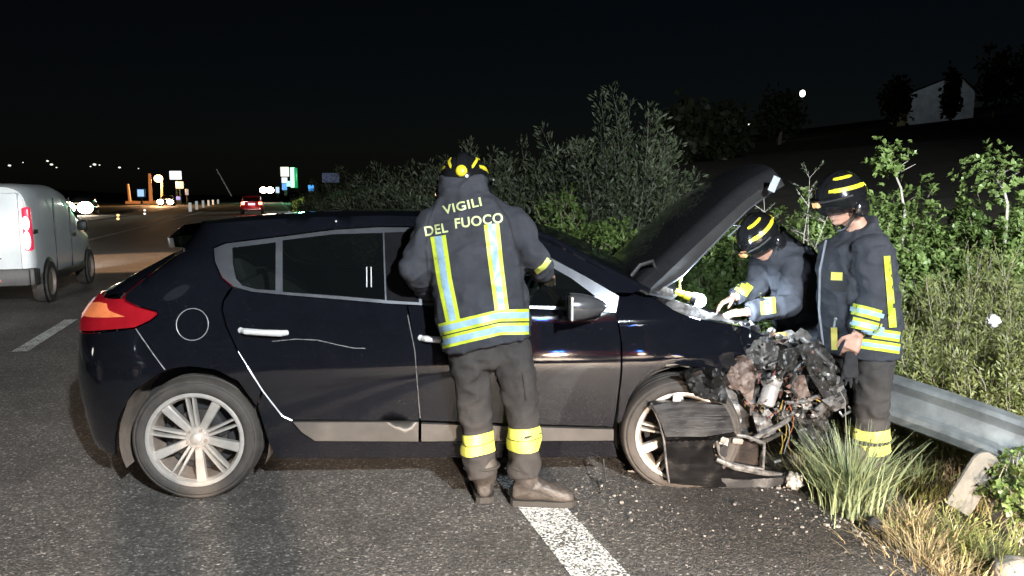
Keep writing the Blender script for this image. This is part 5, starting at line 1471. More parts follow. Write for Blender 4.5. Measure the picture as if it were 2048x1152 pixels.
# saplings standing above
def sapling(label, px, pyb, pyt, Y, n, seed, lean=0.0, rr=.16):
    g = np.random.default_rng(seed); b = at(px + 30, pyb, Y); t = at(px, pyt, Y); root = empty('sapling', (b.x, b.y, zg(b.x, b.y))); tag(root, label, 'sapling'); L0 = root.location
    m_ = MB(); P = [Vector((b.x, b.y, L0.z)) - L0, b - L0, (b + t) / 2 + Vector((.03, 0, 0)) - L0, t - L0]; m_.tube(P, [.014, .012, .009, .005], 6)
    for k in range(7):
        q = P[2].lerp(P[3], .5 + .07 * k); m_.tube([q, q + Vector((g.normal() * .07, g.normal() * .07, .08))], [.004, .002], 4)
    m_.build('trunk', PALEB, root)
    c = np.array(P[3]); pts = c + g.normal(size=(n, 3)) * np.array([rr * .5, rr * .5, rr * .42]); out = unit(pts - c + np.array([0, 0, rr * .6])); K = 9
    B = np.repeat(pts, K, 0); ax = np.repeat(out, K, 0); sd = unit(np.cross(ax, g.normal(size=(n * K, 3)))); rd_ = np.cross(sd, ax); sp = g.uniform(.3, 1.1, (n * K, 1))
    L = .047 * g.uniform(.5, 1.2, n * K); V, Fq = leaf_arrays(B, unit(ax * (1.1 - sp * .7) + rd_ * sp), sd, L, L * .3); np_mesh('crown', V, Fq, LEAF, root, False)
sapling('slim sapling with a round leafy top and a pale bare trunk', 1779, 430, 322, 6.2, 75, 201, rr=.15)
sapling('loose leafy sapling top standing above the bushes on the right', 1985, 410, 350, 6.0, 110, 202, rr=.23)
# broom scrub in front of them, by the rail
GS = 'broom bushes behind the guard rail'
for k, (px, Y, H, rx, ns, lab) in enumerate([(1835, 5.45, 1.00, .42, 130, 'olive-green broom bush touching the standing firefighter\'s back'), (1925, 5.35, 1.12, .45, 150, 'olive-green broom bush behind the middle of the guard rail'), (2030, 5.25, 1.20, .48, 160, 'olive-green broom bush cut by the right frame edge'),
                                          (1985, 4.75, .78, .42, 120, 'low broom bush with a scrap of white litter caught in it'), (1880, 5.0, .72, .36, 100, 'low broom bush tight behind the end of the rail'), (2090, 4.6, .85, .40, 110, 'low broom bush mostly outside the right frame edge')]):
    x = (px - 1024) / F_PX * Y * 1.03; wispy_bush('broom_bush', lab, (x, Y, H * 1.72), (rx, .36), int(ns * 1.5), .042, BROOM, 300 + k, group=GS, lw=.13, per=110, spread=.8, sr=.0028)
# dry twiggy sapling behind the bonnet tip
def twiggy(label, px, Y, H, seed):
    g = np.random.default_rng(seed); x = (px - 1024) / F_PX * Y; root = empty('dry_sapling', (x, Y, zg(x, Y))); tag(root, label, 'sapling'); m_ = MB(); Bs = []; Ds = []
    for k in range(6):
        p = np.array([g.normal() * .05, g.normal() * .05, 0]); d = np.array([g.normal() * .16, g.normal() * .15, 1.0]); pp = [p]; h = H * g.uniform(.75, 1)
        for i in range(9): d = d + g.normal(size=3) * .12; d[2] = 1; p = p + d / np.linalg.norm(d) * h / 9; pp.append(p)
        m_.tube(pp, [.008 * (1 - .09 * i) for i in range(10)], 5, False)
        for i in range(3, 10):
            for j in range(3):
                e = unit(np.array([[g.normal(), g.normal(), .9]]))[0]; L = g.uniform(.06, .17); m_.tube([pp[i], pp[i] + e * L], [.003, .0012], 3, False)
                for s in range(9): Bs.append(pp[i] + e * L * g.uniform(.2, 1)); Ds.append(e + g.normal(size=3) * .6)
    m_.build('stems', PALEB, root); B = np.array(Bs); D = unit(np.array(Ds)); L = np.full(len(B), .03); V, Fq = leaf_arrays(B, D, unit(np.cross(D, g.normal(size=D.shape))), L, L * .28); np_mesh('foliage', V, Fq, OLIVE, root, False)
twiggy('sparse twiggy sapling behind the raised tip of the bonnet', 1585, 5.9, 1.95, 401)
# bushes seen past the windscreen, and the grey scrub behind
leafy_bush('leafy_bush', 'rounded green bush just beyond the windscreen', bpos(1215, 500, 7.0), (.52, .45, .34), 620, .05, LEAF2, 110, group=GB, whorl=8)
leafy_bush('leafy_bush', 'small green bush right of the leaning firefighter\'s shoulder', bpos(1120, 455, 7.6), (.36, .4, .42), 460, .05, LEAF2, 111, group=GB, whorl=8)
leafy_bush('leafy_bush', 'dark leafy bush in the shade at the foot of the raised bonnet', bpos(1310, 560, 6.6), (.35, .35, .4), 330, .055, LEAF2, 112, group=GB)
wispy_bush('olive_tree', 'tall grey-green feathery tree rising above the windscreen', (1.12, 8.7, 3.7), (.95, .8), 260, .075, OLIVE, 120, cat='tree', per=250, lw=.15, spread=.95, sr=.004, stem_m=mat('dark_bark', (.07, .065, .055), .8))
wispy_bush('scrub_bush', 'grey scrub bush between the leaning firefighter\'s helmet and the feathery tree', (.20, 9.3, 3.1), (.95, .7), 150, .075, OLIVE, 121, per=190, lw=.15, spread=.9, sr=.004, stem_m=mat('dark_bark', (.07, .065, .055), .8))
wispy_bush('scrub_bush', 'grey scrub bush directly behind the leaning firefighter\'s helmet', (-.55, 10.0, 2.9), (.9, .7), 130, .075, OLIVE, 122, per=190, lw=.15, spread=.9, sr=.004, stem_m=mat('dark_bark', (.07, .065, .055), .8))
wispy_bush('scrub_bush', 'dark scrub bush right of the feathery tree', (2.0, 9.6, 2.0), (.7, .6), 80, .06, DKSCR, 123, per=80, lw=.12, sr=.005)
GD = 'dark scrub along the verge'
dl = ['dark scrub bush left of the leaning firefighter\'s shoulder', 'dark scrub bush above the middle of the car roof', 'dark scrub bush above the rear door', 'small dark scrub bush near the dim hoarding', 'far dark scrub bush next to the blue sign', 'farthest dark scrub bush on the verge']
for k, (px, Y, H, rx) in enumerate([(845, 12.5, 2.15, 1.1), (775, 15, 2.25, 1.2), (725, 19, 2.2, 1.4), (690, 26, 2.0, 1.6), (668, 34, 1.9, 1.8), (650, 44, 2.0, 2.0)]):
    x = (px - 1024) / F_PX * Y; wispy_bush('scrub_bush', dl[k], (x, Y, H * 1.3), (rx, rx), 130, .09, DKSCR if k > 1 else OLIVE, 130 + k, group=GD, stem_m=mat('dark_bark', (.07, .065, .055), .8), per=150, lw=.16, spread=.9, sr=.006)
# far wood on the slope: dark trees only just seen
GT = 'dark trees on the far slope'
tl_ = ['dark tree right of the feathery one, on the slope', 'dark tree below the twin far lamps', 'dark tree under the single hillside lamp', 'dark tree left of the pale house', 'dark tree standing in front of the pale house', 'dark tree right of the pale house', 'dark tree at the right frame edge']
for k, (px, py, Y, w, h) in enumerate([(1370, 300, 34, 2.6, 3.2), (1450, 290, 40, 3, 3.4), (1560, 255, 55, 4, 4.4), (1790, 235, 66, 3.2, 5), (1900, 235, 68, 1.7, 5.4), (1990, 200, 66, 4, 7), (2060, 200, 62, 4, 7)]):
    p = at(px, py, Y); g = np.random.default_rng(500 + k); root = empty('tree', (p.x, p.y, zg(p.x, p.y))); tag(root, tl_[k], 'tree', GT); n = 900
    P = g.normal(size=(n, 3)); P = unit(P) * (g.random((n, 1)) ** .4); lum = np.array([.8 + .4 * mnoise.noise(Vector(q * 2.2) + Vector((k, 0, 0))) for q in P])[:, None]
    P = P * np.array([w / 2, w / 2, h / 2]) * lum + np.array([0, 0, max(h * .45, p.z - root.location.z)]); D = unit(g.normal(size=(n, 3))); L = g.uniform(.25, .55, n)
    V, Fq = leaf_arrays(P, D, unit(np.cross(D, g.normal(size=(n, 3)))), L, L * .35); np_mesh('crown', V, Fq, DKSCR, root, False)
    m_ = MB(); m_.tube([(0, 0, -.1), (.1, 0, h * .3), (0, .1, h * .7)], [.16, .12, .05], 7); m_.build('trunk', BARK, root)

# grass tuft at the edge of the asphalt
def tuft(name, label, c, n, H, spread, m, seed, cat='grass tuft', w=.0035, lean=.9, stuff=False):
    g = np.random.default_rng(seed); V = []; Fq = []; S = 6
    for k in range(n):
        a = g.uniform(0, 2 * math.pi); r = abs(g.normal()) * spread * .33; b0 = np.array([c[0] + math.cos(a) * r, c[1] + math.sin(a) * r, c[2]])
        a += g.normal() * .5; d = np.array([math.cos(a), math.sin(a), 0]); h = H * g.uniform(.35, 1.05); le = g.uniform(.15, 1) * lean * h; sd = np.array([-d[1], d[0], 0]) * .8 + np.array([g.normal(), g.normal(), 0]) * .4; b = len(V)
        for i in range(S):
            t = i / (S - 1); p = b0 + d * le * t ** 1.7 + np.array([0, 0, h * (t - .28 * t * t * (le / h))]); ww = w * (1 - t ** 2) + .0004
            V += [p - sd * ww, p + sd * ww]
        for i in range(S - 1): Fq.append((b + 2 * i, b + 2 * i + 1, b + 2 * i + 3, b + 2 * i + 2))
    V = np.array(V)
    root = None
    o = np_mesh(name, V, np.array(Fq), m)
    tag(o, label, None if stuff else cat, kind='stuff' if stuff else None)
    return o
tc_ = gnd(1722, 1035)
tuft('grass_tuft', 'big blue-green grass tuft fanning out by the asphalt edge', (tc_.x, tc_.y + .10, -.02), 620, .47, .24, GRASSM, 601, w=.0032, lean=.78)
tuft('dry_grass', 'dry yellow grass at the foot of the tuft', (tc_.x + .20, tc_.y - .10, -.03), 300, .15, .30, DRY, 602, lean=1.3, stuff=True, w=.0028)
for k, (px, py, n, sp, H) in enumerate([(1850, 1110, 320, .4, .18), (1930, 1080, 260, .4, .2), (1600, 930, 160, .3, .14), (1660, 950, 200, .3, .16), (1900, 1150, 260, .45, .14), (1990, 1110, 200, .4, .22), (1780, 1060, 220, .3, .15)]):
    p = gnd(px, py); tuft('verge_grass', 'short dry and green grass along the verge', (p.x, p.y, zg(p.x, p.y) + .0), n, H, sp, DRY if k % 2 == 0 else BROOM, 610 + k, lean=1.2, stuff=True, w=.0026)
for k, (px, Y) in enumerate([(1700, 4.6), (1850, 4.4), (1980, 4.3), (1650, 5.2), (1500, 5.6), (1400, 6.0), (1250, 6.3), (1150, 6.8)]):
    x = (px - 1024) / F_PX * Y; tuft('verge_grass', 'rough grass growing in the ditch behind the car', (x, Y, zg(x, Y)), 260, .22, .8, BROOM if k % 2 else DRY, 640 + k, lean=1.0, stuff=True, w=.003)
# broad-leaved weed in the near right corner
leafy_bush('weed_clump', 'round-leaved green weed in the near right corner', (gnd(2010, 1040).x + .16, gnd(2010, 1040).y + .12, .10), (.26, .30, .20), 260, .038, LEAF, 150, cat='plant', whorl=7, wr=.38, stem_n=5, stemr=.003)
leafy_bush('weed_clump', 'green weed at the foot of the slanted grey post', (gnd(2075, 990).x + .05, gnd(2075, 990).y + .15, .06), (.20, .2, .18), 160, .034, LEAF2, 151, cat='plant', whorl=7, wr=.36, stem_n=5, stemr=.003)
wispy_bush('weed_clump', 'straggly dry weed between grass tuft and slanted post', (gnd(1880, 1070).x, gnd(1880, 1070).y + .05, .24), (.30, .24), 42, .030, BROOM, 152, cat='plant', per=16, lw=.14, stem_m=DRY, sr=.0022)
# loose stones and crumbs along the ragged edge
sm = MB(); g = np.random.default_rng(77)
for k in range(520):
    s, o = g.uniform(2.2, 5.2), 2.62 + g.normal() * .10
    p = rd(s, o, .002 if o < 2.6 else -.03); r = abs(g.normal()) * .006 + .003; sm.ball(p, (r * g.uniform(.7, 1.4), r, r * .7), Matrix.Rotation(g.uniform(0, 3), 3, 'Z'), 5, 4)
for k in range(130):
    px, py = g.uniform(1150, 1750), g.uniform(955, 1080); p = gnd(px, py); r = abs(g.normal()) * .004 + .002; sm.ball((p.x, p.y, r * .5), (r * g.uniform(.7, 1.8), r, r * .7), Matrix.Rotation(g.uniform(0, 3), 3, 'Z'), 5, 4)
tag(sm.build('gravel', mat('gravel_stone', (.15, .14, .125), .8, nscale=40, var=.6)), kind='stuff')
# half-buried stone, dark hole clods
mb = MB(); mb.ball((0, 0, 0), (.12, .09, .06), None, 16, 10); me = mb.mesh('stone'); wrinkle(me, .02, lambda c, n: mnoise.noise(c * 14))
o = link_mesh('stone', me, mat('field_stone', (.26, .23, .19), .9, nscale=14, bump=.5, bscale=50)); o.location = gnd(2035, 1150) + Vector((.03, .02, .0)); tag(o, 'flat beige stone in the near right corner', 'stone')
mb = MB(); mb.ball((0, 0, 0), (.045, .04, .035), None, 14, 9); me = mb.mesh('soil_clod'); wrinkle(me, .02, lambda c, n: mnoise.noise(c * 30))
o = link_mesh('soil_clod', me, mat('burnt_clod', (.012, .012, .013), .8, bump=.5)); o.location = gnd(1757, 1062) + Vector((0, .03, .02)); tag(o, 'small black clod in front of the grass tuft', 'debris')

# ---------------- guard rail, pushed over
rail = empty('guard_rail', (2.45, 4.6, -.2)); tag(rail, 'galvanised steel guard rail bent down behind the standing firefighter', 'guard rail')
A = Vector((1.75, 6.75, .30)); Pth = [A, Vector((2.12, 5.62, .34)), Vector((2.36, 4.92, .30)), Vector((2.62, 4.48, .25)), Vector((2.90, 4.13, .175)), Vector((3.14, 3.86, .12)), Vector((3.45, 3.45, .10)), Vector((3.9, 2.6, .14))]
prof = [(-.155, .0), (-.150, .022), (-.115, .050), (-.085, .052), (-.045, .010), (-.02, .004), (.02, .004), (.045, .010), (.085, .052), (.115, .050), (.150, .022), (.155, 0)]
G = []
for i in range(len(Pth) - 1):
    for k in range(8):
        t = k / 8; P0, P1, P2, P3 = Pth[max(0, i - 1)], Pth[i], Pth[i + 1], Pth[min(len(Pth) - 1, i + 2)]
        p = .5 * ((2 * P1) + (P2 - P0) * t + (2 * P0 - 5 * P1 + 4 * P2 - P3) * t * t + (3 * P1 - P0 - 3 * P2 + P3) * t ** 3)
        tg = (P2 - P1).normalized(); out = Vector((-abs(tg.y), -abs(tg.x) * (1 if tg.x > 0 else -1), 0)).normalized(); out = Vector((tg.y, -tg.x, 0)).normalized()
        if out.x > 0: out = -out
        lean = R(30); u_ = (Vector((0, 0, 1)) * math.cos(lean) - out * math.sin(lean)); o_ = (out * math.cos(lean) + Vector((0, 0, 1)) * math.sin(lean))
        w_ = 1 + .0 * t; j = .012 * mnoise.noise(Vector((p.x * 4, p.y * 4, 0)))
        G.append([p + u_ * z + o_ * (d + j * (1 + z * 4)) - rail.location for z, d in prof])
mb = MB(); mb.grid(G); mb.build('rail_beam', STEEL, rail, fix=True, angle=25)
rw = rail.children[0].modifiers.new('thickness', 'SOLIDIFY'); rw.thickness = .004
for p in (Vector((2.36, 5.2, -.2)), Vector((3.28, 4.05, -.2))):
    m_ = MB(); m_.box(p + Vector((.10, .05, .12)) - rail.location, (.05, .12, .5), Matrix.Rotation(R(-35), 3, 'Y'), .004); m_.build('rail_post', STEEL, rail)
# slanted grey post torn out of the ground
b0 = gnd(1925, 1015) + Vector((0, .05, -.03)); t0 = at(1982, 908, b0.y + .02); dz = (t0 - b0); L = dz.length; dz.normalize(); sx_ = Vector((1, 0, 0)) - dz * dz.x; sx_.normalize(); sy_ = dz.cross(sx_)
mb = MB(); G = []
for t in (0, .3, .6, .80, .90, .96, 1.0):
    hw = .070 * (1 if t < .8 else math.sqrt(max(.05, 1 - ((t - .8) / .21) ** 2))); c = b0 + dz * L * t - b0
    G.append([c + sx_ * x + sy_ * y for x, y in ((-hw, -.012), (hw, -.012), (hw + .004, 0), (hw, .012), (-hw, .012), (-hw - .004, 0), (-hw, -.012))])
mb.grid(G); mb.add(G[-1][:6], [(0, 1, 2, 3, 4, 5)])
o = mb.build('slanted_post', mat('grey_board', (.07, .067, .058), .8, nscale=9, col2=(.13, .122, .105), bump=.4, bscale=40), fix=True); o.location = b0; tag(o, 'pale grey round-topped post leaning out of the weeds', 'post')
# litter
def crumple(name, label, c, r, m, seed, cat='litter'):
    mb = MB(); mb.ball((0, 0, 0), r, None, 18, 12); me = mb.mesh(name, True, 20); wrinkle(me, max(r) * .55, lambda c, n: mnoise.noise(c * (3.2 / max(r)) + Vector((seed, 0, 0)) * 1.0)); o = link_mesh(name, me, m); o.location = c; tag(o, label, cat)
WH = mat('white_wrapper', (.46, .44, .42), .5, nscale=20, bump=.4)
crumple('crumpled_wrapper', 'crumpled white scrap on the asphalt in front of the wrecked nose', gnd(1592, 982) + Vector((0, .03, .045)), (.045, .035, .045), WH, 3)
crumple('litter_scrap', 'scrap of white litter caught in the low broom bush', at(1986, 642, 4.62), (.035, .03, .04), WH, 9)
for k, (px, py, lab) in enumerate([(1265, 945, 'pale splinter beside the front tyre'), (1555, 925, 'small white crumb under the fog lamp surround'), (1470, 1010, 'grey splinter on the asphalt below the bumper corner')]):
    mb = MB(); mb.box((0, 0, .008), (.06 - .012 * k, .014, .012), Matrix.Rotation(.5 * k, 3, 'Z'), .003); o = mb.build('splinter', WH if k == 1 else GREYP); o.location = gnd(px, py); tag(o, lab, 'debris')

# ---------------- lit torch lying in the engine bay
tp = at(1388, 597, 4.30); lp_ = at(1352, 583, 4.34)
torch = empty('work_torch', lp_); tag(torch, 'yellow hand torch shining in the engine bay', 'torch'); d = (tp - lp_).normalized()
m_ = MB(); m_.tube([V3(0, 0, 0), d * .05, d * .055, d * .10], [.020, .020, .024, .026], 16); m_.build('torch_body', mat('torch_yellow', (.75, .68, .05), .4), torch)
m_ = MB(); m_.tube([d * .02, d * .02 + V3(0, 0, .06), d * .02 + V3(.012, 0, .085)], .006, 6); m_.build('torch_clip', HELMY, torch)
m_ = MB(); m_.tube([d * .095, d * .128], [.034, .038], 18); m_.build('torch_head', PLAST, torch)
m_ = MB(); m_.ball(d * .140, (.038, .038, .038)); m_.build('torch_lens', glow('torch_light', (.78, .92, 1.0), 60), torch)
lamp('torch_beam', 'POINT', tp + V3(.03, -.03, .05), 48, (.74, .88, 1.0), None, .04)
lamp('torch_beam', 'SPOT', tp + V3(.03, -.02, .03), 420, (.74, .88, 1.0), tp + V3(.40, .36, -.13), .04, 46, .8)

# white cloth bunched under the hands
mb = MB(); cc_ = at(1428, 632, 4.66); G = []
for i in range(15):
    G.append([Vector(((i - 7) * .016, (j - 5) * .016, .022 * mnoise.noise(Vector((i * .45, j * .45, 2))) + .012 * mnoise.noise(Vector((i * 1.1, j * 1.1, 5))) - .0012 * ((i - 7) ** 2 + (j - 5) ** 2) * .4)) for j in range(11)])
mb.grid(G); o = mb.build('cloth', mat('white_cloth', (.62, .64, .66), .7, bump=.3), fix=True); o.location = cc_; o.rotation_euler = (R(14), R(6), .5)
sd_ = o.modifiers.new('thickness', 'SOLIDIFY'); sd_.thickness = .003
tag(o, 'bunched white cloth under the bending firefighter\'s hands', 'cloth')

# ================================================================ TRAFFIC AND FAR LIGHTS
WHITEP = mat('white_paint', (.66, .69, .69), .3, 0, coat=.3, nscale=3, var=.06)
RANG = math.atan2(RD.y, RD.x)
def veh_loft(secs, name, m, parent, n=36, ex=7):
    """secs: (x, halfwidth, z0, z1, tumble)"""
    mb = MB(); P = []
    for x, hw, z0, z1, tb in secs:
        row = []
        for k in range(n):
            q = 2 * math.pi * (k + .5) / n; cy = math.copysign(abs(math.cos(q)) ** (2 / ex), math.cos(q)); cz = math.copysign(abs(math.sin(q)) ** (2 / ex), math.sin(q))
            f_ = (cz + 1) / 2; row.append(Vector((x, cy * hw * (1 - tb * max(0, f_ - .45) ** 1.5), (z0 + z1) / 2 + cz * (z1 - z0) / 2)))
        P.append(row)
    mb.grid([[P[i][k] for i in range(len(P))] for k in range(n)], close_u=True); m_ = len(P); 
    mb.f.append(tuple(k * m_ for k in range(n))[::-1]); mb.f.append(tuple(k * m_ + m_ - 1 for k in range(n)))
    return mb.build(name, m, parent, fix=True, angle=40)
def rwheel(par, x, y, r, w=.19, sg=-1):
    t = MB(); M = Matrix.Translation((x, y, r)) @ Matrix.Scale(sg, 4, Vector((0, 1, 0)))
    t.lathe([(r * .66, -w / 2), (r * .95, -w / 2), (r, -w * .35), (r, w * .35), (r * .95, w / 2), (r * .66, w / 2)], M, 32); o = t.build('wheel', RUBBER, par, fix=True)
    h = MB(); h.lathe([(0, w * .36), (r * .3, w * .38), (r * .62, w * .30), (r * .68, w * .5)], M, 24); h.build('wheel_trim', ALLOYD, o, fix=True)

# ---- white van passing on the left
van = empty('van', Vector((-6.8, 11.29, 0)) + RN * -.88, RANG); tag(van, 'white panel van passing with its tail lamps lit', 'van')
B = [(-.66, .74, .42, 1.50, .25), (-.655, .80, .36, 1.60, .22), (-.62, .84, .32, 1.68, .20), (-.5, .865, .30, 1.715, .18), (0, .87, .28, 1.73, .17), (1.0, .87, .27, 1.73, .17), (1.45, .87, .27, 1.67, .19), (1.80, .87, .27, 1.50, .23), (2.15, .87, .27, 1.27, .25), (2.45, .86, .27, 1.07, .2), (2.85, .83, .28, .95, .12), (3.08, .76, .30, .86, .1), (3.16, .60, .36, .74, .1)]
veh_loft(B, 'body', WHITEP, van)
m_ = MB(); m_.box((-.675, 0, .435), (.12, 1.62, .24), None, .04); m_.box((-.55, -.81, .44), (.30, .10, .24), None, .03); m_.build('rear_bumper', mat('bumper_grey', (.075, .07, .066), .55, bump=.2), van)
m_ = MB(); m_.box((-.74, -.28, .40), (.012, .36, .035), None, .004); m_.build('rear_reflector', mat('dull_red', (.45, .10, .07), .3, emit=(.6, .15, .08), estr=.15), van)  # faint own glow stands in for light the reflector returns
m_ = MB(); m_.box((-.67, -.36, 1.05), (.024, .70, 1.08), None, .02); m_.build('rear_door', WHITEP, van)
m_ = MB(); m_.box((-.67, .36, 1.05), (.024, .70, 1.08), None, .02); m_.build('rear_door', WHITEP, van)
m_ = MB(); m_.lathe([(0, .012), (.055, .012), (.095, .008), (.10, 0)], Matrix.Translation((-.683, -.36, .86)) @ Matrix.Rotation(R(90), 4, 'Z'), 24); em = m_.build('badge', GLOSS, van, fix=True)
m_ = MB(); m_.lathe([(0, .016), (.04, .016), (.05, .010)], Matrix.Translation((-.683, -.36, .86)) @ Matrix.Rotation(R(90), 4, 'Z'), 20); m_.build('badge_disc', CHROME, em, fix=True)
m_ = MB(); m_.box((-.69, -.34, .70), (.02, .26, .018), None, .004); m_.build('door_pull', mat('bumper_grey', (.075, .07, .066), .55), van)
TAILR = mat('van_red_lens', (.55, .02, .05), .25, emit=(1.0, .05, .12), estr=.55)
for sg in (-1, 1):
    m_ = MB(); m_.box((-.635, sg * .800, 1.10), (.13, .10, .60), Matrix.Rotation(R(-4), 3, 'Y'), .03); tl = m_.build('tail_lamp', TAILR, van)
    for z, hh in ((1.18, .10), (.945, .13)):
        m_ = MB(); m_.ball((-.705, sg * .80, z), (.03, .046, hh)); m_.build('lit_bulb', glow('van_bulb', (1.0, .72, .70), 3.0), tl)
    m_ = MB(); m_.box((-.50, sg * .855, 1.06), (.20, .02, .05), None, .005); m_.build('door_rail', PLAST, van)
    m_ = MB(); m_.box((1.9, sg * .93, 1.05), (.10, .16, .17), None, .04); m_.build('mirror', PLAST, van)
    m_ = MB(); m_.add([(1.45, sg * .83, 1.12), (2.22, sg * .850, 1.06), (2.02, sg * .815, 1.26), (1.74, sg * .770, 1.43), (1.45, sg * .745, 1.50)], [(0, 1, 2, 3, 4)]); m_.build('side_window', GLOSS, van, False)
    for x_ in (.45, 1.38):
        m_ = MB(); m_.box((x_, sg * .866, .95), (.012, .02, 1.15), None, .002); m_.build('door_seam', PLAST, van)
    m_ = MB(); m_.box((1.52, sg * .885, .93), (.16, .03, .035), None, .008); m_.build('door_handle', PLAST, van)
    m_ = MB(); m_.box((1.25, sg * .868, .36), (1.9, .03, .12), None, .01); m_.build('side_moulding', PLAST, van)
    m_ = MB(); m_.ball((3.08, sg * .58, .68), (.05, .14, .08)); m_.build('headlamp', glow('van_headlamp', (1, .95, .85), 8), van)
    for x in (0, 2.51):
        m_ = MB(); m_.lathe([(.36, 0), (.31, .012)], Matrix.Translation((x, sg * .868, .31)) @ Matrix.Scale(sg, 4, Vector((0, 1, 0))), 28); m_.build('arch_trim', PLAST, van, fix=True)
        rwheel(van, x, sg * .80, .305, .20, sg)
m_ = MB(); m_.add([(1.76, -.66, 1.54), (1.76, .66, 1.54), (2.47, .72, 1.09), (2.47, -.72, 1.09)], [(0, 1, 2, 3)]); m_.build('windscreen', GLOSS, van, False)
lamp('van_headlamp_beam', 'SPOT', van.matrix_world @ V3(0, 0, 0) + Vector((-6.8, 11.29, .68)) * 1 + RD * 3.25 if False else Vector((-6.8, 11.29, .68)) + RN * -.8 + RD * 3.35, 2600, (1, .96, .9), Vector((-6.8, 11.29, 0)) + RD * 32 - RN * 2.0, .1, 44, .8)

# unseen car added in the left lane: its beam brightens the van
# ---- car ahead, tail lamps lit
def small_car(name, label, c, rz, paint, rear=True, glowc=None, gs=6, r=.12, lampz=.86):
    t = empty(name, c, rz); tag(t, label, 'car')
    veh_loft([(-.02, .70, .35, .85, .1), (.05, .82, .30, .95, .1), (.5, .86, .28, 1.0, .1), (3.0, .86, .28, .95, .1), (3.7, .80, .30, .80, .1), (3.85, .66, .35, .65, .1)], 'body', paint, t, 20, 4)
    veh_loft([(.10, .62, .85, 1.10, .2), (.30, .70, .85, 1.40, .25), (.8, .74, .85, 1.50, .28), (1.7, .74, .85, 1.48, .28), (2.5, .72, .85, 1.0, .2)], 'cabin', paint, t, 20, 4)
    m_ = MB(); m_.box((.13, 0, 1.15), (.05, 1.12, .34), Matrix.Rotation(R(24), 3, 'Y'), .02); m_.build('rear_window', GLOSS, t)
    for sg in (-1, 1):
        for x in (.65, 3.1): rwheel(t, x, sg * .76, .30, .2, sg)
        m_ = MB()
        if rear: m_.box((.0, sg * .64, lampz), (.10, .26, .22), None, .03); m_.build('tail_lamp', glow('tail_glow', (1.0, .20, .08), gs), t); 
        else: m_.ball((3.84, sg * .60, .66), (.08, r, r * .8)); m_.build('headlamp', glow('headlamp_glow' + name, glowc, gs), t)
        if rear:
            m2 = MB(); m2.ball((-.05, sg * .62, lampz), (.03, .11, .09)); m2.build('lit_bulb', glow('tail_core', (1.0, .62, .40), 5), t)
    if rear:
        m_ = MB(); m_.box((-.03, 0, .80), (.03, .52, .16), None, .01); m_.build('number_plate', glow('plate_glow', (.85, .85, 1.0), 1.1), t)
        m_ = MB(); m_.box((.06, .0, .40), (.12, 1.5, .22), None, .03); m_.build('rear_bumper', PLAST, t)
        m_ = MB(); m_.box((-.01, -.6, .45), (.04, .10, .09), None, .01); m_.build('fog_lamp', glow('fog_glow', (1.0, .25, .25), 2.5), t)
    return t
cF = rd(1.5, -4.35, 0)
small_car('added_beam_car', 'dark car added out of frame behind the van to light its rear', (cF.x, cF.y, 0), RANG, GLOSS, False, (1, .93, .85), 8, .12)
lamp('van_fill_beam', 'SPOT', cF + RD * 4.05 + Vector((0, 0, .72)), 1050, (1, .97, .94), cF + RD * 14 + Vector((0, 0, .9)), .08, 40, .5)  # added beam that brightens the van's rear
cA = gnd(504, 429)
small_car('car_ahead', 'car driving off with both tail lamps lit, their red put into its paint', cA, RANG, mat('tail_lit_red', (.30, .02, .03), .3, coat=.5))  # tail-lamp red is put into the body colour
lamp('tail_lamp_glow', 'POINT', cA + RD * -1.0 + Vector((0, 0, .85)), 30, (1, .12, .08), None, .3)
cB = at(338, 405, 105); small_car('oncoming_car', 'oncoming car with warm glaring headlamps under the orange street lamp', (cB.x, cB.y, -.1), RANG + math.pi, GLOSS, False, (1, .74, .50), 40, .40)
lamp('oncoming_glow', 'POINT', (cB.x + 1.5, cB.y - 6, 1.0), 1200, (1, .6, .3), None, .3)
cC = at(176, 413, 62); small_car('oncoming_car', 'oncoming car with one glaring white-green headlamp beyond the van', (cC.x, cC.y, -.1), RANG + math.pi, GLOSS, False, (.93, 1, .90), 60, .56)
lamp('oncoming_glow', 'POINT', (cC.x + 1.2, cC.y - 4.4, 1.0), 300, (.80, 1, .92), None, .3)
cD = at(534, 380, 150); small_car('oncoming_car', 'far oncoming car with an orange glare beside the car ahead', (cD.x, cD.y, cD.z - .7), RANG + math.pi, GLOSS, False, (1, .70, .45), 40, .7)

# ---- filling-station and roadside lights
SOD = glow('sodium', (1.0, .50, .18), 9); SODP = mat('self_glow_pole', (.40, .26, .16), .6, emit=(1.0, .30, .07), estr=.30)  # poles glow by themselves in place of sodium light falling on them
def post(name, label, px, py0, py1, Y, r, m, cat, px2=None, grp=None):
    a = at(px, py1, Y); b = at(px2 or px, py0, Y); o = empty(name, (a.x, a.y, a.z)); tag(o, label, cat, grp)
    m_ = MB(); m_.tube([V3(0, 0, 0), (b - a) * .5, b - a], [r, r * .9, r * .7], 8); m_.build('pole', m, o); return o, b - a
o, h = post('street_lamp', 'orange street lamp on the left roadside', 324, 362, 408, 112, .18, SODP, 'street lamp')
m_ = MB(); m_.tube([h, h + V3(-.6, 0, .4)], .12, 6); m_.build('lamp_arm', SODP, o); m_ = MB(); m_.ball(h + V3(-.5, 0, .35), (.62, .5, .55)); m_.build('lamp_head', SOD, o)
lamp('street_lamp_glow', 'POINT', o.location + h + V3(-.5, -1.2, .2), 6000, (1, .5, .2), None, .4)
post('mast', 'tall orange-glowing mast left of the street lamp', 302, 347, 407, 108, .26, SODP, 'mast', 299)
post('mast', 'shorter orange-glowing mast near the blue sign', 260, 368, 404, 108, .20, SODP, 'mast', 256)
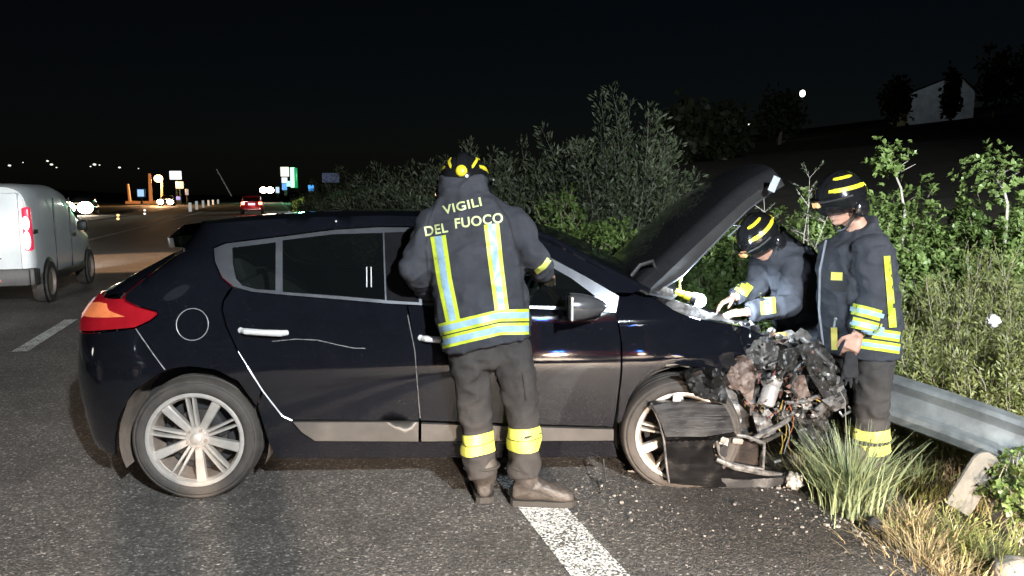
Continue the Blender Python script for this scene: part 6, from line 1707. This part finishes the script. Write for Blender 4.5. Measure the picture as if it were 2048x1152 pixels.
a = at(252, 405, 108); m_ = MB(); m_.tube([V3(0, 0, 0), at(332, 405, 108) - a], .22, 6); o = m_.build('crash_barrier', SODP); o.location = a; tag(o, 'orange-glowing barrier running below the masts', 'barrier')
def sign(name, label, box, Y, m, cat='sign', pole_to=None, border=None):
    x0, y0, x1, y1 = box; a, b = at(x0, y1, Y), at(x1, y0, Y); c = (a + b) / 2; o = empty(name, c); tag(o, label, cat)
    m_ = MB(); m_.box((0, 0, 0), (abs(b.x - a.x), .3, abs(b.z - a.z)), None, .06); m_.build('panel', m, o)
    if border:
        m_ = MB(); m_.box((0, .06, 0), (abs(b.x - a.x) * 1.3, .24, abs(b.z - a.z) * 1.25), None, .06); m_.build('sign_frame', border, o)
    if pole_to:
        q = at((x0 + x1) / 2, pole_to, Y); m_ = MB(); m_.tube([V3(0, .05, a.z - c.z), V3(0, .05, q.z - c.z)], .12, 6); m_.build('pole', PLAST, o)
    return o
sign('billboard', 'bright white lit billboard above the yellow sign', (340, 342, 362, 359), 115, glow('sign_white', (.95, .95, 1), 1.3), pole_to=408)
sign('sign', 'small yellow lit sign under the white billboard', (352, 363, 366, 377), 113, glow('sign_yellow', (1, .78, .42), 1.5), pole_to=408)
sign('sign', 'little pale sign right of the yellow one', (371, 378, 376, 390), 113, glow('sign_pale', (.8, .6, .5), .6), pole_to=405)
sign('sign', 'tiny violet light sign near the oncoming headlamps', (353, 393, 360, 400), 112, glow('sign_violet', (.6, .5, 1), .8), pole_to=408)
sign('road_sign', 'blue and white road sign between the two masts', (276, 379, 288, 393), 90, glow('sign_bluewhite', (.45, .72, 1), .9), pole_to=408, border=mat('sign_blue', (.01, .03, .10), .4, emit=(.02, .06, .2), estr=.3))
# leaning mast
post('leaning_pole', 'thin pale pole leaning left above the road', 463, 338, 392, 90, .07, mat('pale_pole', (.4, .4, .4), .5, emit=(.5, .5, .5), estr=.10), 'pole', 433)  # weak emission stands in for light on the pole
# price totem
tot = empty('price_totem', at(577, 392, 140)); tag(tot, 'tall filling-station totem glowing white, blue and green', 'sign')
def tpan(x0, y0, x1, y1, m, nm):
    a, b = at(x0, y1, 140), at(x1, y0, 140); m_ = MB(); m_.box((a + b) / 2 - tot.location, (b.x - a.x, .5, b.z - a.z), None, .05); m_.build(nm, m, tot)
tpan(562, 334, 577, 353, glow('tot_cream', (1, .95, .80), 1.1), 'logo_panel'); tpan(564, 355, 574, 366, glow('tot_white', (.8, .9, 1), 1.1), 'price_panel'); tpan(565, 367, 573, 380, glow('tot_blue', (.12, .40, 1), 1.0), 'price_panel')
tpan(574, 362, 580, 373, glow('tot_cyan', (.5, .95, .95), 1.1), 'price_panel'); tpan(582, 335, 589, 375, glow('tot_green', (.50, 1, .72), 1.6), 'light_strip'); tpan(589.5, 336, 594, 376, glow('tot_dgreen', (.0, .45, .12), .5), 'light_strip'); tpan(570, 380, 574, 392, PLAST, 'pole')
lamp('totem_glow', 'POINT', tot.location + V3(3, -4, 4), 2500, (.2, 1, .45), None, .5)
sign('sign', 'pale blue lit panel between the car ahead and the totem', (552, 374, 558, 386), 130, glow('sign_pblue', (.6, .8, 1), .9), pole_to=395)
sign('road_sign', 'bright blue square road sign right of the totem', (617, 370, 627, 382), 85, glow('sign_blue_lit', (.08, .42, 1), 1.0), pole_to=402)
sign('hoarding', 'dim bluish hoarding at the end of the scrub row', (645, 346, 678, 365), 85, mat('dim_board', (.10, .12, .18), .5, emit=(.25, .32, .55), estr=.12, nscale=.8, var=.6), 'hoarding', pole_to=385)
# delineators and cones
GP = 'white delineator posts along the left edge'
for k, (px, py, lab) in enumerate([(380, 411, 'nearest white delineator post on the left edge'), (393, 407, 'second white delineator post past the oncoming car'), (406, 405, 'third white delineator post past the oncoming car'), (417, 404, 'fourth white delineator post, small'), (426, 403, 'fifth white delineator post, smaller'), (436, 402, 'farthest white delineator post by the leaning pole')]):
    Y = 70 + 12 * k; p = at(px, py, Y); o = empty('delineator_post', (p.x, p.y, -.1)); tag(o, lab, 'delineator post', GP)
    m_ = MB(); m_.box((0, 0, p.z / 2 + .1), (.26, .12, p.z + .5), None, .02); m_.build('post', mat('delineator', (.6, .6, .58), .5, emit=(.8, .8, .75), estr=.35), o)  # post glows a little in place of returned headlight
for px, y0, lab in ((237, 430, 'near marker post with two amber reflectors, left of the road'), (290, 420, 'farther marker post with two pale reflectors')):
    Y = 46 if px == 237 else 60; p = at(px, y0 + 4, Y); o = empty('marker_post', (p.x, p.y, p.z - .8)); tag(o, lab, 'marker post'); m_ = MB(); m_.box((0, 0, .45), (.14, .06, 1.1), None, .01); m_.build('post', PLAST, o)
    for dy in (-3.5, 3.5):
        q = at(px, y0 + 4 + dy, Y) - o.location; m_ = MB(); m_.ball(q + V3(0, -.06, 0), (.10, .04, .08)); m_.build('reflector', glow('reflector_amber' if px == 237 else 'reflector_pale', (1, .72, .30) if px == 237 else (1, .85, .75), 1.5), o)  # reflectors emit, standing in for the light they send back
# hi-vis terminal and rail on the right far edge
tm_ = empty('barrier_terminal', gnd(604, 428)); tag(tm_, 'yellow-green barrier terminal at the far right road edge', 'barrier')
m_ = MB(); m_.tube([V3(-.4, 0, .0), V3(-.4, 0, .9), V3(.1, 0, 1.1), V3(.5, .4, .7)], [.32, .34, .28, .2], 10); m_.build('terminal_drum', mat('hivis', (.45, .60, .12), .5, emit=(.45, .7, .12), estr=.3), tm_)  # emission stands in for light caught by the reflective film
m_ = MB(); m_.ball(V3(.55, -.1, .30), .3); m_.build('reflector', glow('refl_pink', (.9, .8, .8), .6), tm_)  # glow in place of reflected light
frl = empty('far_guard_rail', rd(36, 2.9, 0)); tag(frl, 'far guard rail running along the dark scrub', 'guard rail')
m_ = MB(); m_.grid([[rd(s - 36, o, z) for z, o in ((.45, 0), (.55, -.05), (.6, 0), (.66, -.05), (.76, 0))] for s in (14, 30, 60, 120)]); m_.build('rail_beam', STEEL, frl, fix=True)
for s in range(16, 120, 8):
    m_ = MB(); m_.box(rd(s - 36, .12, .35), (.08, .08, .8), None, .01); m_.build('rail_post', STEEL, frl)
# lit stretch of road far ahead
lamp('forecourt_light', 'SPOT', rd(78, 9, 5), 5000, (.95, 1, .85), rd(66, -1, 0), .5, 70, .6)
# pool of sodium light on the lane behind the car, from a street lamp added out of frame
o = empty('street_lamp', (-17.5, 18.2, -.1)); tag(o, 'street lamp added out of frame to throw the orange pool beside the van', 'street lamp')
m_ = MB(); m_.tube([V3(0, 0, 0), V3(0, 0, 8.6), V3(1.2, .2, 9.2), V3(7.2, 1.2, 9.3)], [.10, .08, .07, .05], 8); m_.build('pole', PLAST, o); m_ = MB(); m_.ball(V3(7.4, 1.25, 9.28), (.4, .15, .08)); m_.build('lamp_head', SOD, o)
lamp('added_pool_beam', 'SPOT', (-10.0, 19.5, 9.05), 5200, (1, .58, .30), (-9.0, 18.3, 0), .12, 36, .3)
# hillside: pale house and lamps
hs = at(1880, 250, 82); hz = zg(hs.x, hs.y); hs = Vector((hs.x, hs.y, hz)); house = empty('house', hs, R(-12)); tag(house, 'pale gabled house high on the dark hillside', 'house')
HW = mat('pale_wall', (.42, .46, .48), .8, nscale=1.2)
zr = at(1915, 150, 82).z - hz; ze = at(1835, 185, 82).z - hz; hw = 3.1
m_ = MB(); m_.add([(-hw, 0, -1), (hw, 0, -1), (hw, 0, ze), (hw * .45, 0, zr), (-hw, 0, ze * .98), (-hw, 7, -1), (hw, 7, -1), (hw, 7, ze), (hw * .45, 7, zr), (-hw, 7, ze * .98)], [(0, 1, 2, 3, 4), (9, 8, 7, 6, 5), (1, 6, 7, 2), (0, 4, 9, 5), (0, 5, 6, 1)]); m_.build('wall', HW, house, False)
m_ = MB(); m_.add([(hw * .45, -.4, zr + .1), (-hw - .6, -.4, ze - .05), (-hw - .6, 7.4, ze - .05), (hw * .45, 7.4, zr + .1), (hw + .5, -.4, ze - .1), (hw + .5, 7.4, ze - .1)], [(0, 1, 2, 3), (0, 3, 5, 4)]); m_.build('roof', mat('roof_tile', (.12, .10, .09), .8), house, False)
m_ = MB(); m_.box((.6, -.03, ze * .45), (.9, .06, 1.2), None, .01); m_.build('window', GLOSS, house)
lamp('house_fill_light', 'SPOT', hs + V3(-4.5, -9, 6.5), 260, (.85, .95, 1), hs + V3(-.6, 0, 3.5), .2, 60, .5)  # added lamp that lights the house wall
GL = 'small lamps on the hillside'
for px, py0, py1, Y, lab, s in ((1605, 187, 205, 78, 'brightest hillside lamp, alone above the bonnet tip', .34), (1452, 229, 252, 90, 'hillside lamp on the left of the low pair', .22), (1485, 244, 252, 92, 'right of the two low hillside lamps', .18), (1497, 248, 253, 93, 'faintest hillside lamp beside the low pair', .10)):
    o, h = post('hillside_lamp', lab, px, py0, py1 + 40, Y, .05, PLAST, 'street lamp', None, GL); m_ = MB(); m_.ball(h, (s * .8, s * .8, s)); m_.build('lamp_head', glow('lamp_cool', (.95, 1, .85), 4), o)
# distant towns on the left ridge
GF = 'faint lights on the far left ridge'
for px, py, s, lab in ((19, 331, 2.6, 'far ridge light above the van roof, widest'), (46, 325, 1.2, 'tiny far ridge light right of the widest'), (95, 322, 2.2, 'upper of the far ridge light pair'), (103, 329, 2.8, 'lower far ridge light of the pair'), (113, 335, 1.5, 'small far ridge light just below the pair'), (189, 329, 3.0, 'far ridge light midway to the masts'), (181, 333, 1.5, 'dim far ridge light just left of the midway one'), (199, 330, 1.5, 'dim far ridge light just right of the midway one'), (239, 335, 2.4, 'far ridge light nearest the masts'), (277, 337, 1.2, 'faint far ridge light above the short mast')):
    p = at(px, py, 900); m_ = MB(); m_.ball((0, 0, 0), (s, s, s * .6), None, 8, 6); o = m_.build('ridge_light', glow('ridge_glow', (.9, .95, .8), 1.4)); o.location = p; o.scale = (.62, .62, .62); tag(o, lab, 'light', GF)

# ---- fire engine behind the viewpoint (source of the light; seen only in reflections)
fe = empty('fire_engine', (2.8, -4.35, 0)); tag(fe, 'red fire engine with lit headlamps and blue beacons, parked facing the wreck', 'fire engine')
REDP = mat('fire_red', (.42, .015, .012), .3, coat=.5)
m_ = MB(); m_.box((0, -1.2, 1.55), (2.4, 2.2, 2.3), None, .12); m_.build('cab', REDP, fe)
m_ = MB(); m_.box((0, -4.8, 1.75), (2.45, 4.8, 2.6), None, .05); m_.build('equipment_body', REDP, fe)
m_ = MB(); m_.box((0, -.02, .62), (2.42, .30, .40), None, .05); m_.build('bumper', mat('white_bumper', (.7, .7, .7), .4), fe)
m_ = MB(); m_.box((0, -.085, 1.98), (2.1, .03, .95), None, .01); m_.build('windscreen', GLOSS, fe)
for x in (-.85, .85):
    m_ = MB(); m_.lathe([(0, .02), (.12, .015), (.15, 0), (.15, -.1)], Matrix.Translation((x, -.06, 1.12)), 24); m_.build('headlamp', glow('fe_headlamp', (1, .80, .60), 45), fe, fix=True)
    m_ = MB(); m_.box((x * .9, -.02, 1.48), (.16, .06, .09), None, .01); m_.build('grille_beacon', BLUEB, fe)
    m_ = MB(); m_.lathe([(0, .22), (.06, .21), (.10, .14), (.11, 0)], Matrix.Translation((x, -.8, 2.72)) @ Matrix.Rotation(R(90), 4, 'X'), 18); m_.build('roof_beacon', BLUEB, fe, fix=True)
    for y in (-.9, -5.4):
        t = MB(); t.lathe([(.28, -.14), (.48, -.14), (.5, 0), (.48, .14), (.28, .14)], Matrix.Translation((x * 1.3, y, .5)) @ Matrix.Rotation(R(90), 4, 'Z'), 28); t.build('wheel', RUBBER, fe, fix=True)
for x in (-.9, 0.0, .9):
    m_ = MB(); m_.box((x - .1, -.05, 2.86), (.34, .10, .2), None, .02); m_.build('work_light', glow('fe_work', (.9, .97, 1), 26), fe)
